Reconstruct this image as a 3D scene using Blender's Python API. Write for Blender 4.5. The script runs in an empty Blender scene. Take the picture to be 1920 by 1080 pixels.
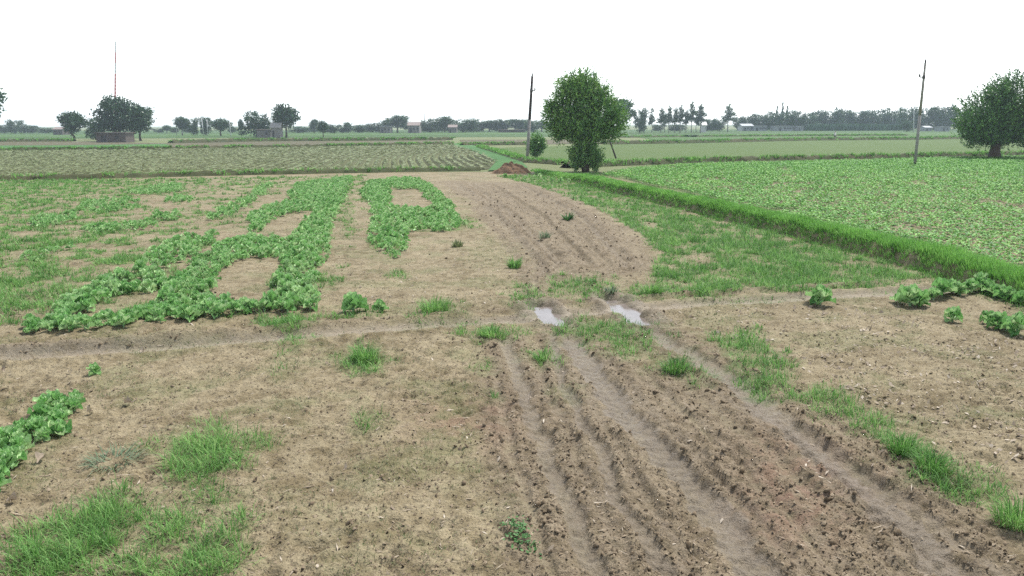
import bpy, math, random
import numpy as np
from mathutils import Matrix, Vector

random.seed(7)
RNG = np.random.default_rng(7)
C = bpy.context.scene.collection
scene = bpy.context.scene

# ------------------------------------------------------------------ camera
FPX, CAMZ = 1507.0, 3.6
PITCH = math.atan((540 - 232) / FPX)
ROLL = math.radians(-0.18)
cam = bpy.data.objects.new('camera', bpy.data.cameras.new('camera'))
C.objects.link(cam)
cam.data.sensor_width = 36.0
cam.data.lens = 36.0 * FPX / 1920
cam.data.clip_start = 0.1
cam.data.clip_end = 9000
CR = Matrix.Rotation(math.pi / 2 - PITCH, 4, 'X') @ Matrix.Rotation(ROLL, 4, 'Z')
cam.matrix_world = Matrix.Translation((0, 0, CAMZ)) @ CR
scene.camera = cam

# ------------------------------------------------------------------ sky and sun (bright overcast)
SUN_EL, SUN_AZ = math.radians(58), math.radians(35)      # azimuth from +Y (view direction) towards +X
world = bpy.data.worlds.new('World')
scene.world = world
world.use_nodes = True
wn, wl = world.node_tree.nodes, world.node_tree.links
wn.clear()
w_out = wn.new('ShaderNodeOutputWorld'); w_bg = wn.new('ShaderNodeBackground')
w_sky = wn.new('ShaderNodeTexSky'); w_sky.sky_type = 'NISHITA'; w_sky.sun_disc = False
w_sky.sun_elevation = SUN_EL; w_sky.sun_rotation = SUN_AZ
w_sky.air_density = 1.0; w_sky.dust_density = 1.0; w_sky.ozone_density = 1.0
w_bw = wn.new('ShaderNodeRGBToBW')
w_mix = wn.new('ShaderNodeMix'); w_mix.data_type = 'RGBA'; w_mix.inputs[0].default_value = 0.75
w_t = wn.new('ShaderNodeMix'); w_t.data_type = 'RGBA'; w_t.blend_type = 'MULTIPLY'; w_t.inputs[0].default_value = 1.0
w_t.inputs[7].default_value = (0.97, 1.0, 1.03, 1)
wl.new(w_sky.outputs[0], w_bw.inputs[0]); wl.new(w_sky.outputs[0], w_mix.inputs[6]); wl.new(w_bw.outputs[0], w_mix.inputs[7])
wl.new(w_mix.outputs[2], w_t.inputs[6]); wl.new(w_t.outputs[2], w_bg.inputs['Color'])
w_bg.inputs['Strength'].default_value = 0.09
wl.new(w_bg.outputs[0], w_out.inputs[0])

sl = bpy.data.lights.new('sun', 'SUN'); sl.energy = 1.5; sl.angle = math.radians(10); sl.color = (1.0, 0.96, 0.9)
sun = bpy.data.objects.new('sun', sl); C.objects.link(sun)
sd = Vector((math.sin(SUN_AZ) * math.cos(SUN_EL), math.cos(SUN_AZ) * math.cos(SUN_EL), math.sin(SUN_EL)))
sun.rotation_euler = sd.to_track_quat('Z', 'Y').to_euler()
sun.location = (0, 0, 60)

vs = scene.view_settings
vs.view_transform = 'Standard'; vs.look = 'None'; vs.gamma = 1; vs.use_curve_mapping = False
vs.exposure = 2.05
scene.cycles.use_denoising = False
scene.cycles.max_bounces = 6
scene.cycles.transparent_max_bounces = 6
scene.cycles.volume_bounces = 1

# ------------------------------------------------------------------ picture point <-> ground
CRN = np.array(CR.to_3x3())

def at(px, py, z=0.0):
    px = np.asarray(px, float); py = np.asarray(py, float)
    d = np.stack([(px - 960) / FPX, -(py - 540) / FPX, -np.ones_like(px)], -1) @ CRN.T
    t = (z - CAMZ) / d[..., 2]
    return np.stack([d[..., 0] * t, d[..., 1] * t], -1)

def at_depth(px, py, Y):
    d = CRN @ np.array([(px - 960) / FPX, -(py - 540) / FPX, -1.0])
    t = Y / d[1]
    return Vector((d[0] * t, Y, CAMZ + d[2] * t))

def proj(x, y, z=0.0):
    p = np.stack([np.asarray(x, float), np.asarray(y, float), np.broadcast_to(z - CAMZ, np.shape(x))], -1) @ CRN
    dz = np.where(-p[..., 2] < 0.05, 0.05, -p[..., 2])
    return 960 + FPX * p[..., 0] / dz, 540 - FPX * p[..., 1] / dz

def gp(pts):
    a = np.array(pts, float)
    return at(a[:, 0], a[:, 1])

# ------------------------------------------------------------------ noise
def _hash(ix, iy, seed):
    h = (ix * 374761393 + iy * 668265263 + seed * 1274126177) & 0xffffffff
    h = ((h ^ (h >> 13)) * 1274126177) & 0xffffffff
    return (h ^ (h >> 16)) & 0xffffffff

def pn(x, y, seed=0):
    fx, fy = np.floor(x), np.floor(y)
    ix, iy = fx.astype(np.int64), fy.astype(np.int64)
    u, v = x - fx, y - fy
    su, sv = u * u * u * (u * (u * 6 - 15) + 10), v * v * v * (v * (v * 6 - 15) + 10)
    def g(a, b):
        an = _hash(ix + a, iy + b, seed) * (2 * math.pi / 4294967296.0)
        return np.cos(an) * (u - a) + np.sin(an) * (v - b)
    n0 = g(0, 0) * (1 - su) + g(1, 0) * su
    n1 = g(0, 1) * (1 - su) + g(1, 1) * su
    return (n0 * (1 - sv) + n1 * sv) * 1.5

def fbm(x, y, o=4, seed=0, gain=0.5):
    a, s, f = 1.0, 0.0, 1.0
    for k in range(o):
        s = s + a * pn(x * f, y * f, seed + k * 17); a *= gain; f *= 2.03
    return s

def cells(x, y, seed, keep=1.0):
    """distance to the nearest random point of a unit cell grid, and the id of that point"""
    fx, fy = np.floor(x).astype(np.int64), np.floor(y).astype(np.int64)
    best = np.full(np.shape(x), 9.0); bid = np.zeros(np.shape(x))
    for a in (-1, 0, 1):
        for b in (-1, 0, 1):
            h = _hash(fx + a, fy + b, seed); h2 = _hash(fx + a, fy + b, seed + 5); h3 = _hash(fx + a, fy + b, seed + 11) / 4294967296.0
            qx = fx + a + h / 4294967296.0; qy = fy + b + h2 / 4294967296.0
            d = np.hypot(x - qx, y - qy) + np.where(h3 < keep, 0, 9)
            m = d < best
            best = np.where(m, d, best); bid = np.where(m, h3, bid)
    return best, bid

def sstep(a, b, x):
    t = np.clip((x - a) / (b - a), 0, 1)
    return t * t * (3 - 2 * t)

def inpoly(x, y, poly):
    r = np.zeros(np.shape(x), bool)
    n = len(poly)
    for i in range(n):
        x0, y0 = poly[i]; x1, y1 = poly[(i + 1) % n]
        if y0 == y1: continue
        c = ((y0 > y) != (y1 > y)) & (x < (x1 - x0) * (y - y0) / (y1 - y0) + x0)
        r ^= c
    return r

def dpoly(x, y, line):
    """signed distance to a polyline (sign by side) and position along it in metres"""
    best = np.full(np.shape(x), 1e9); sg = np.ones(np.shape(x)); al = np.zeros(np.shape(x)); acc = 0.0
    for i in range(len(line) - 1):
        ax, ay = line[i]; bx, by = line[i + 1]
        dx, dy = bx - ax, by - ay; L2 = dx * dx + dy * dy; L = math.sqrt(L2)
        t = np.clip(((x - ax) * dx + (y - ay) * dy) / L2, 0, 1)
        ex, ey = x - ax - t * dx, y - ay - t * dy
        d = np.hypot(ex, ey); m = d < best
        best = np.where(m, d, best); sg = np.where(m, np.sign(dx * ey - dy * ex), sg); al = np.where(m, acc + t * L, al)
        acc += L
    return best * sg, al

def dpoly_box(x, y, line, r):
    """dpoly only for the points near the line; the rest get a far distance"""
    lo, hi = line.min(0) - r, line.max(0) + r
    m = (x > lo[0]) & (x < hi[0]) & (y > lo[1]) & (y < hi[1])
    d = np.full(np.shape(x), 1e3); a = np.zeros(np.shape(x))
    if m.any():
        d[m], a[m] = dpoly(x[m], y[m], line)
    return d, a

# ------------------------------------------------------------------ layout read off the photograph
TRACK = gp([(-80, 672), (150, 660), (300, 649), (480, 635), (640, 622), (820, 609), (1000, 598), (1140, 583), (1320, 570), (1500, 559), (1640, 550), (1760, 545)])
TRACK_RIDGE = gp([(-80, 660), (0, 657), (170, 648), (330, 634), (480, 620), (640, 606), (760, 597), (870, 590), (1000, 577)])
TRACK_RIDGE2 = gp([(1110, 572), (1220, 556), (1400, 546), (1560, 537), (1640, 531)])
RUTS = [  # points, half width, depth, wetness
    (gp([(940, 618), (950, 648), (962, 680), (985, 745), (1020, 840), (1062, 945), (1103, 1037), (1140, 1110)]), 0.10, 0.060, 0.8),
    (gp([(1040, 612), (1040, 650), (1045, 690), (1066, 740), (1118, 837), (1160, 937), (1215, 1020), (1262, 1085)]), 0.075, 0.060, 0.8),
    (gp([(1060, 620), (1078, 645), (1095, 668), (1120, 705), (1165, 770), (1227, 840), (1290, 905), (1343, 975), (1400, 1055), (1430, 1100)]), 0.19, 0.075, 1.0),
    (gp([(1200, 700), (1290, 780), (1390, 870), (1500, 980), (1590, 1090)]), 0.09, 0.030, 0.2),
    (gp([(1240, 690), (1340, 770), (1450, 860), (1580, 970), (1680, 1080)]), 0.08, 0.028, 0.2),
    (gp([(1205, 606), (1245, 640), (1290, 666), (1330, 690), (1400, 735), (1470, 795), (1570, 875), (1680, 970), (1790, 1080)]), 0.19, 0.070, 0.9),
    (gp([(1440, 750), (1530, 825), (1621, 895), (1727, 973), (1834, 1046), (1880, 1085)]), 0.10, 0.060, 0.5),
    (gp([(905, 385), (935, 412), (967, 440), (1003, 482), (1020, 520)]), 0.22, 0.050, 0.15),
    (gp([(850, 345), (905, 372), (960, 408), (1033, 480), (1060, 510)]), 0.20, 0.045, 0.15),
]
_lf = np.array([(842, 342), (915, 405), (1000, 492)], float); _rt = np.array([(1000, 346), (1120, 402), (1215, 505)], float)
for _p in ([(1075, 690), (1120, 775), (1180, 880), (1250, 985), (1300, 1080)], [(1190, 680), (1260, 750), (1360, 850), (1470, 960), (1560, 1075)], [(1120, 660), (1190, 740), (1270, 830), (1370, 930), (1460, 1040)], [(1370, 735), (1460, 815), (1570, 905), (1700, 1010), (1780, 1085)], [(1150, 690), (1215, 760), (1310, 860), (1420, 970), (1510, 1085)], [(1290, 690), (1390, 770), (1510, 870), (1640, 985), (1740, 1085)], [(1000, 660), (1030, 740), (1075, 850), (1130, 960), (1190, 1080)],
           [(930, 690), (945, 780), (975, 900), (1010, 1010), (1040, 1090)], [(1480, 735), (1590, 815), (1700, 900), (1830, 1000)], [(1003, 490), (1002, 530), (1010, 575)], [(1060, 515), (1110, 540), (1150, 565)]):
    RUTS.append((gp(_p), 0.055, 0.045, 0.3))
for _k in range(1, 8):
    _t = (_k + (0.0, .32, -.25, .2, -.3, .12, .35, -.1)[_k]) / 7.6
    _p = _lf * (1 - _t) + _rt * _t
    RUTS.append((gp(_p), (0.0, .09, .16, .08, .13, .07, .15, .10)[_k], (0.0, .12, .09, .06, .13, .06, .11, .08)[_k], (0, .1, .2, .1, .15, .1, .25, .1)[_k]))
STRIP = gp([(820, 338), (1005, 343), (1125, 395), (1200, 440), (1235, 490), (1215, 525), (1110, 515), (1000, 500), (930, 430), (880, 380)])
BASINS = [gp([(1008, 572), (1024, 588), (1045, 610)]), gp([(1140, 560), (1164, 573), (1186, 590), (1204, 606)])]
BUND = gp([(1005, 320), (1100, 344), (1167, 362), (1267, 384), (1333, 400), (1433, 424), (1540, 450), (1680, 484), (1780, 510), (1847, 532), (1920, 556), (2060, 600)])
BEAN = gp([(1130, 328), (1200, 316), (1330, 309), (1520, 305), (1790, 298), (2000, 294), (2300, 330), (2300, 620), (1990, 552), (1920, 530), (1850, 512), (1700, 474), (1550, 433), (1400, 392), (1270, 360)])
MEADOW = gp([(930, 330), (1020, 326), (1110, 350), (1270, 392), (1440, 432), (1560, 462), (1690, 492), (1720, 520), (1650, 534), (1560, 545), (1400, 550), (1250, 553), (1225, 520), (1245, 480), (1190, 430), (1130, 395), (1010, 348)])
LEFTPLOT = gp([(-200, 340), (300, 335), (690, 328), (690, 400), (640, 540), (560, 590), (300, 600), (30, 610), (-250, 620)])
LITTER = gp([(1190, 590), (1500, 572), (1700, 570), (1960, 640), (2100, 900), (1960, 930), (1700, 800), (1560, 720), (1400, 650)])
LITTER_MID = gp([(620, 500), (760, 495), (960, 440), (1000, 520), (1010, 570), (800, 585), (610, 585)])

BANDS = {   # the leafy strips that draw the figure on the left plot
    'front bar of the planted figure': [(45, 627), (160, 621), (300, 608), (400, 597), (480, 590), (592, 583), (592, 568), (480, 577), (395, 582), (290, 594), (190, 601), (110, 606), (60, 610)],
    'low left flank of the planted figure': [(95, 596), (150, 560), (215, 512), (300, 510), (316, 538), (278, 552), (188, 564), (168, 588)],
    'small patch left of the slanting bar': [(250, 500), (325, 455), (350, 447), (403, 446), (400, 460), (365, 465), (372, 485), (330, 503), (270, 507)],
    'slanting bar of the planted figure': [(285, 592), (300, 563), (335, 520), (385, 483), (417, 455), (470, 450), (470, 483), (433, 499), (402, 532), (389, 560), (385, 588)],
    'crossbar left of the long right bar': [(470, 447), (545, 455), (545, 483), (500, 486), (470, 484)],
    'long right bar of the planted figure': [(640, 335), (661, 333), (645, 377), (622, 420), (614, 477), (592, 512), (594, 580), (514, 582), (510, 557), (513, 523), (530, 487), (553, 443), (580, 410), (595, 377)],
    'short upper bar of the planted figure': [(463, 417), (472, 405), (510, 386), (592, 372), (588, 394), (530, 406), (492, 426), (485, 440), (470, 442)],
    'top block beside the long right bar': [(540, 366), (562, 346), (640, 336), (625, 364), (592, 377), (545, 374)],
    'thin broken row left of the top block': [(378, 427), (432, 408), (492, 368), (512, 347), (495, 347), (468, 366), (430, 390), (387, 410)],
    'left leg of the square figure': [(693, 342), (727, 340), (731, 355), (735, 392), (765, 432), (757, 480), (737, 490), (693, 453), (697, 413), (699, 390), (677, 363)],
    'top side of the square figure': [(727, 335), (788, 338), (785, 357), (731, 354)],
    'right side of the square figure': [(786, 340), (800, 345), (845, 385), (872, 424), (822, 398), (785, 358)],
    'lower side of the square figure': [(736, 392), (820, 394), (873, 424), (850, 435), (767, 434)],
    'ragged patch at the far left of the plot': [(137, 388), (215, 370), (262, 376), (267, 391), (200, 402), (160, 400)],
    'far strip behind the ragged patch': [(235, 363), (300, 349), (347, 346), (342, 359), (270, 368)],
    'short dash right of the ragged patch': [(313, 372), (367, 372), (367, 381), (313, 381)],
    'dark clump left of the ragged patch': [(58, 412), (100, 405), (145, 400), (140, 412), (100, 426), (62, 427)],
    'dark dash in the weeds': [(155, 430), (230, 422), (290, 416), (290, 428), (215, 436), (157, 440)],
    'little clump above the bare patch': [(293, 403), (333, 400), (333, 414), (295, 416)],
    'faint clump in the weeds': [(80, 470), (125, 460), (133, 470), (90, 487), (60, 495), (32, 497), (40, 484)],
}
ROW = [(-90, 905), (-20, 855), (60, 795), (125, 748), (160, 750), (150, 778), (90, 825), (45, 868), (10, 915), (-60, 960)]

GRASS_BLOBS = [  # picture x, y, half sizes, density: patches of grass on the bare soil
    (400, 845, 85, 50, 1.0), (365, 880, 60, 40, .8), (370, 930, 80, 45, .5), (220, 965, 60, 40, .9), (160, 1005, 70, 50, .9),
    (90, 1050, 95, 50, .9), (330, 1000, 90, 50, .7), (400, 1045, 80, 50, .8), (462, 970, 25, 35, .6), (465, 830, 45, 30, .6),
    (290, 840, 40, 18, .4), (260, 1070, 120, 40, .6),
    (680, 680, 36, 28, .9), (690, 795, 45, 35, .42), (905, 690, 32, 22, .4), (920, 740, 30, 25, .3), (1015, 670, 28, 18, .5),
    (1320, 705, 40, 25, .55), (1380, 645, 65, 28, .9), (1425, 690, 65, 35, .85), (1445, 722, 60, 24, .8), (1510, 742, 65, 24, .8),
    (1570, 765, 60, 28, .75), (1630, 805, 55, 30, .7), (1810, 915, 75, 40, .75), (1130, 622, 120, 26, .7),
    (1190, 650, 80, 30, .55), (1090, 540, 75, 25, .6), (985, 560, 45, 35, .42), (560, 640, 48, 30, .45), (530, 690, 42, 30, .3),
    (660, 592, 55, 12, .6), (535, 607, 65, 17, 1.0), (1330, 590, 50, 20, .2), (745, 515, 25, 12, .5), (930, 480, 60, 30, .2), (1060, 740, 40, 30, .25),
    (830, 600, 120, 12, .3), (300, 640, 250, 14, .16), (940, 950, 50, 60, .14), (860, 870, 70, 60, .12), (620, 990, 120, 60, .12), (640, 1050, 90, 40, .16),
    (0, 545, 45, 30, .9), (15, 580, 40, 18, .5), (1400, 560, 200, 10, .3), (1640, 520, 90, 25, .6),
    (815, 580, 75, 20, .4), (922, 630, 80, 18, .4), (1266, 690, 75, 26, .4), (1222, 550, 80, 16, .5), (1700, 850, 80, 40, .45), (1760, 890, 80, 40, .45), (684, 675, 60, 40, .5), (1016, 676, 50, 25, .4), (1640, 810, 60, 30, .35), (600, 500, 30, 60, .5), (650, 400, 20, 50, .4), (1100, 330, 60, 20, .7), (700, 470, 14, 30, .3), (870, 420, 35, 14, .4),
]

# ------------------------------------------------------------------ ground shape
PATH = {}
def ground_fields(x, y):
    """height and surface state of the soil at ground points"""
    x = np.asarray(x, float); y = np.asarray(y, float)
    near = 1 - sstep(45, 62, y)
    fade = np.clip(12.0 / np.maximum(y, 1), 0.2, 1)            # far soil is weathered smoother
    h = 0.035 * fbm(x * 0.55, y * 0.55, 2, 3)
    lump = 0.038 * fbm(x * 3.3, y * 3.3, 3, 11, 0.55)
    d, i = cells(x * 3.4, y * 3.4, 21, 0.62)
    dimple = -0.058 * np.exp(-(d / 0.24) ** 2) + 0.012 * np.exp(-((d - 0.42) / 0.15) ** 2)
    d3, i3 = cells(x * 6.8, y * 6.8, 27, 0.55)
    dimple = dimple + (-0.020 * np.exp(-(d3 / 0.22) ** 2) + 0.007 * np.exp(-((d3 - 0.42) / 0.15) ** 2)) * (i3 + 0.3)
    area = sstep(-0.25, 0.40, fbm(x * 0.45, y * 0.45, 2, 31))
    fine = 0.015 * fbm(x * 12, y * 12, 3, 41, 0.65)
    rough = np.zeros(np.shape(x)); flat = np.ones(np.shape(x)); prof = np.zeros(np.shape(x)); wet = np.zeros(np.shape(x))
    for n, (ln, hw, dp, wt) in enumerate(RUTS):
        s, a = dpoly_box(x, y, ln, 1.2)
        m = np.abs(s) < 1.1
        if not m.any(): continue
        sm, am = s[m], a[m]
        wob = hw * (1 + 0.35 * pn(am * 1.7, am * 0 + n * 3.1, 51) + 0.45 * pn(x[m] * 4, y[m] * 4, 57))
        L = am.max(); end = sstep(0, 0.8, am) * 1.0
        q = np.abs(sm + 0.07 * pn(am * 1.1, am * 0 + n * 7.7, 52))
        inn = 1 - sstep(wob * 0.75, wob * 1.25, q)
        berm = np.exp(-((q - wob * 1.7) / (0.5 * hw + 0.05)) ** 2)
        prof[m] += end * (-0.55 * dp * inn + dp * 0.38 * berm)
        if n in (0, 1, 2, 5): prof[m] += end * inn * 0.011 * np.sin(2 * math.pi * (am * 4.6 + np.abs(sm) * 5))   # tyre lugs pressed into the mud
        flat[m] *= 1 - 0.72 * inn * end
        wet[m] = np.maximum(wet[m], wt * inn * end)
        rough[m] = np.maximum(rough[m], end * np.clip(1.1 * np.exp(-((q - wob * 1.9) / 0.22) ** 2), 0, 1) * (1 - inn))
    s, a = dpoly_box(x, y, TRACK, 1.5)
    q = np.abs(s + 0.06 * pn(a * 0.8, a * 0, 61))
    inn = 1 - sstep(0.20, 0.34, q); inn_t = 1 - sstep(0.22, 0.5, q)
    prof += -0.060 * inn + 0.045 * np.exp(-((q - 0.46) / 0.10) ** 2) + 0.018 * np.exp(-((s - 0.05) / 0.04) ** 2)
    flat *= 1 - 0.85 * inn_t; wet = np.maximum(wet, 0.3 * inn)
    for ln in (TRACK_RIDGE, TRACK_RIDGE2):
        s, a = dpoly_box(x, y, ln, 1.0)
        k = np.exp(-(s / 0.13) ** 2)
        prof += (0.075 + 0.03 * pn(a * 2.2, a * 0, 63)) * k - 0.03 * np.exp(-((s + 0.32) / 0.12) ** 2)
        rough = np.maximum(rough, 0.7 * k)
    for ln in BASINS:
        s, a = dpoly_box(x, y, ln, 1.2)
        q = np.abs(s) * (1 + 0.3 * pn(x * 3, y * 3, 64))
        k = 1 - sstep(0.12, 0.27, q)
        prof += -0.12 * k + 0.06 * np.exp(-((q - 0.38) / 0.12) ** 2)
        flat *= 1 - k; wet = np.maximum(wet, np.exp(-(q / 0.42) ** 2)); rough = np.maximum(rough, 0.9 * np.exp(-((q - 0.4) / 0.14) ** 2))
    clodzone = inpoly(x, y, gp([(1190, 690), (1300, 700), (1440, 770), (1760, 1100), (1400, 1100), (1280, 860)])) * 0.55
    sx_, sy_ = x + .5 * pn(x * .7, y * .7, 141), y + 1.0 * pn(x * .6, y * .6, 143)
    clodzone = np.maximum(clodzone, 0.85 * sum(inpoly(sx_ + a_, sy_ + b_, STRIP) * 1.0 for a_, b_ in ((-.4, 0), (.4, 0), (0, -.9), (0, .9), (0, 0))) / 5)
    rough = np.maximum(rough, clodzone * (1 - wet))
    d2, i2 = cells(x * 7.5, y * 7.5, 71)
    clod = 0.027 * (np.clip(0.62 - d2, 0, 1) ** 1.2) * (0.4 + i2) + 0.018 * fbm(x * 9, y * 9, 3, 73, 0.6)
    h = h * flat + (lump * (0.5 + 0.5 * area) + dimple * area * 0.9) * fade * flat + fine * (0.35 + 0.65 * flat) * fade + prof + clod * rough * np.clip(fade * 1.6, 0, 1)
    s, a = dpoly_box(x, y, BUND, 2.0)
    sb = np.abs(s + 0.10 * pn(a * 0.9, a * 0, 83) + 0.05 * pn(a * 3.1, a * 0, 84))
    h += (0.40 + 0.07 * pn(a * 0.6, a * 0, 81)) * (1 - sstep(0.30, 0.62, sb))
    bean = inpoly(x, y, BEAN) & (s < 5)
    h += np.where(bean, 0.03, 0)
    PATH['v'] = np.clip(inn_t, 0, 1)
    return h * near, wet, rough, area, bean

def hgt(x, y):
    x = np.atleast_1d(np.asarray(x, float)); y = np.atleast_1d(np.asarray(y, float))
    return ground_fields(x, y)[0]

BANDPOLY = [gp(p) for n_, p in BANDS.items() if any(k_ in n_ for k_ in ('long right', 'crossbar', 'left leg', 'lower side', 'top block', 'low left', 'small patch', 'top side'))]
def grass_density(x, y):
    """how thick grass and weeds stand at ground points, 0 to 1"""
    px, py = proj(x, y)
    n1 = fbm(x * 0.9, y * 0.9, 3, 91); n2 = fbm(x * 2.6, y * 2.6, 2, 95)
    d = np.zeros(np.shape(x))
    for cx, cy, rx, ry, v in GRASS_BLOBS:
        q = np.hypot((px - cx) / rx, (py - cy) / ry) + 0.55 * n2
        d = np.maximum(d, v * (1 - sstep(0.35, 1.3, q)))
    m = inpoly(x + 0.25 * n2, y + 0.4 * n1, MEADOW)
    d = np.maximum(d, m * np.clip(0.82 + 1.0 * n1 + 0.45 * n2, 0.08, 1))
    lp = inpoly(x, y, LEFTPLOT)
    g = sstep(420, 60, px) * 0.25 + sstep(600, 300, px) * 0.1
    far = sstep(375, 338, py) * 0.3
    d = np.maximum(d, lp * np.clip(1.25 * g + far + 0.75 * n1 + 0.25 * n2 + 0.07, 0, 0.9))
    bare = [(560, 480, 90, 40), (455, 530, 75, 55), (545, 420, 50, 25), (770, 375, 35, 20), (240, 560, 40, 15), (300, 380, 25, 10), (420, 440, 50, 18)]
    for cx, cy, rx, ry in bare:
        d *= sstep(0.7, 1.2, np.hypot((px - cx) / rx, (py - cy) / ry) + 0.25 * n2)
    for bp in BANDPOLY:
        lo, hi = bp.min(0) - .5, bp.max(0) + .5
        m = (x > lo[0]) & (x < hi[0]) & (y > lo[1]) & (y < hi[1])
        if m.any(): d[m] = np.maximum(d[m], 0.8 * inpoly(x[m] + .2 * n2[m], y[m] + .2 * n1[m], bp) * np.clip(.45 + n1[m] + .5 * n2[m], 0, 1))
    s, a = dpoly_box(x, y, BUND, 2.0)
    d = np.where((s > -0.9) & (s < 0.9), 0.0, d)
    d = np.maximum(d, 0.7 * np.exp(-((np.abs(s) - 0.75) / 0.3) ** 2) * np.clip(0.7 + n1, 0, 1))
    return d

# ------------------------------------------------------------------ helpers
def link(o, parent=None):
    C.objects.link(o)
    if parent is not None: o.parent = parent
    return o

def tag(o, label=None, cat=None, group=None, kind=None):
    if label: o['label'] = label
    if cat: o['category'] = cat
    if group: o['group'] = group
    if kind: o['kind'] = kind
    return o

def mesh_np(name, v, f, mat=None, attrs=None, smooth=False):
    v = np.ascontiguousarray(v, np.float32)
    if not isinstance(f, list): f = [f]
    f = [np.asarray(q, np.int32) for q in f if len(q)]
    me = bpy.data.meshes.new(name)
    me.vertices.add(len(v)); me.vertices.foreach_set('co', v.ravel())
    tot = np.concatenate([np.full(len(q), q.shape[1], np.int32) for q in f])
    st = np.concatenate([[0], np.cumsum(tot)[:-1]]).astype(np.int32)
    li = np.concatenate([q.ravel() for q in f])
    me.loops.add(len(li)); me.loops.foreach_set('vertex_index', li)
    me.polygons.add(len(tot)); me.polygons.foreach_set('loop_start', st); me.polygons.foreach_set('loop_total', tot)
    if smooth: me.polygons.foreach_set('use_smooth', np.ones(len(tot), bool))
    me.update(calc_edges=True)
    for k, a in (attrs or {}).items():
        at_ = me.attributes.new(k, 'FLOAT', 'POINT'); at_.data.foreach_set('value', np.ascontiguousarray(a, np.float32))
    if mat: me.materials.append(mat)
    return me

def obj(name, me, parent=None, loc=None):
    o = bpy.data.objects.new(name, me)
    link(o, parent)
    if loc is not None: o.location = loc
    return o

def empty(name, loc=(0, 0, 0), rz=0.0):
    o = bpy.data.objects.new(name, None)
    o.empty_display_size = 0.2; o.location = loc; o.rotation_euler = (0, 0, rz)
    return link(o)

def copy_tree(o, parent=None):
    c = o.copy(); C.objects.link(c)
    if parent is not None: c.parent = parent
    for ch in o.children: copy_tree(ch, c)
    return c

class MB:
    """collects simple shapes for one mesh"""
    def __init__(s): s.v = []; s.f = []
    def add(s, v, f):
        n = len(s.v); s.v += [tuple(q) for q in v]; s.f += [tuple(i + n for i in q) for q in f]
    def box(s, c, d, rz=0.0, M=None):
        x, y, z = d[0] / 2, d[1] / 2, d[2] / 2
        v = [Vector((sx * x, sy * y, sz * z)) for sz in (-1, 1) for sx, sy in ((-1, -1), (1, -1), (1, 1), (-1, 1))]
        R = M or Matrix.Rotation(rz, 3, 'Z')
        s.add([R @ q + Vector(c) for q in v], [(3, 2, 1, 0), (4, 5, 6, 7), (0, 1, 5, 4), (1, 2, 6, 5), (2, 3, 7, 6), (3, 0, 4, 7)])
    def tube(s, pts, rad, n=7):
        pts = [Vector(p) for p in pts]; v = []; f = []
        for i, p in enumerate(pts):
            t = (pts[min(i + 1, len(pts) - 1)] - pts[max(i - 1, 0)]).normalized()
            u = t.cross(Vector((0.3, 1, 0.12))).normalized(); w = t.cross(u)
            r = rad[i] if hasattr(rad, '__len__') else rad
            v += [p + r * (math.cos(a) * u + math.sin(a) * w) for a in [2 * math.pi * k / n for k in range(n)]]
        for i in range(len(pts) - 1):
            f += [(i * n + k, i * n + (k + 1) % n, (i + 1) * n + (k + 1) % n, (i + 1) * n + k) for k in range(n)]
        f += [tuple(range(n - 1, -1, -1)), tuple((len(pts) - 1) * n + k for k in range(n))]
        s.add(v, f)
    def mesh(s, name, mat, smooth=False):
        me = bpy.data.meshes.new(name); me.from_pydata(s.v, [], s.f); me.update()
        if mat: me.materials.append(mat)
        if smooth: me.polygons.foreach_set('use_smooth', [True] * len(me.polygons))
        return me
    def build(s, name, mat, parent=None, smooth=False):
        return obj(name, s.mesh(name, mat, smooth), parent)

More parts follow.
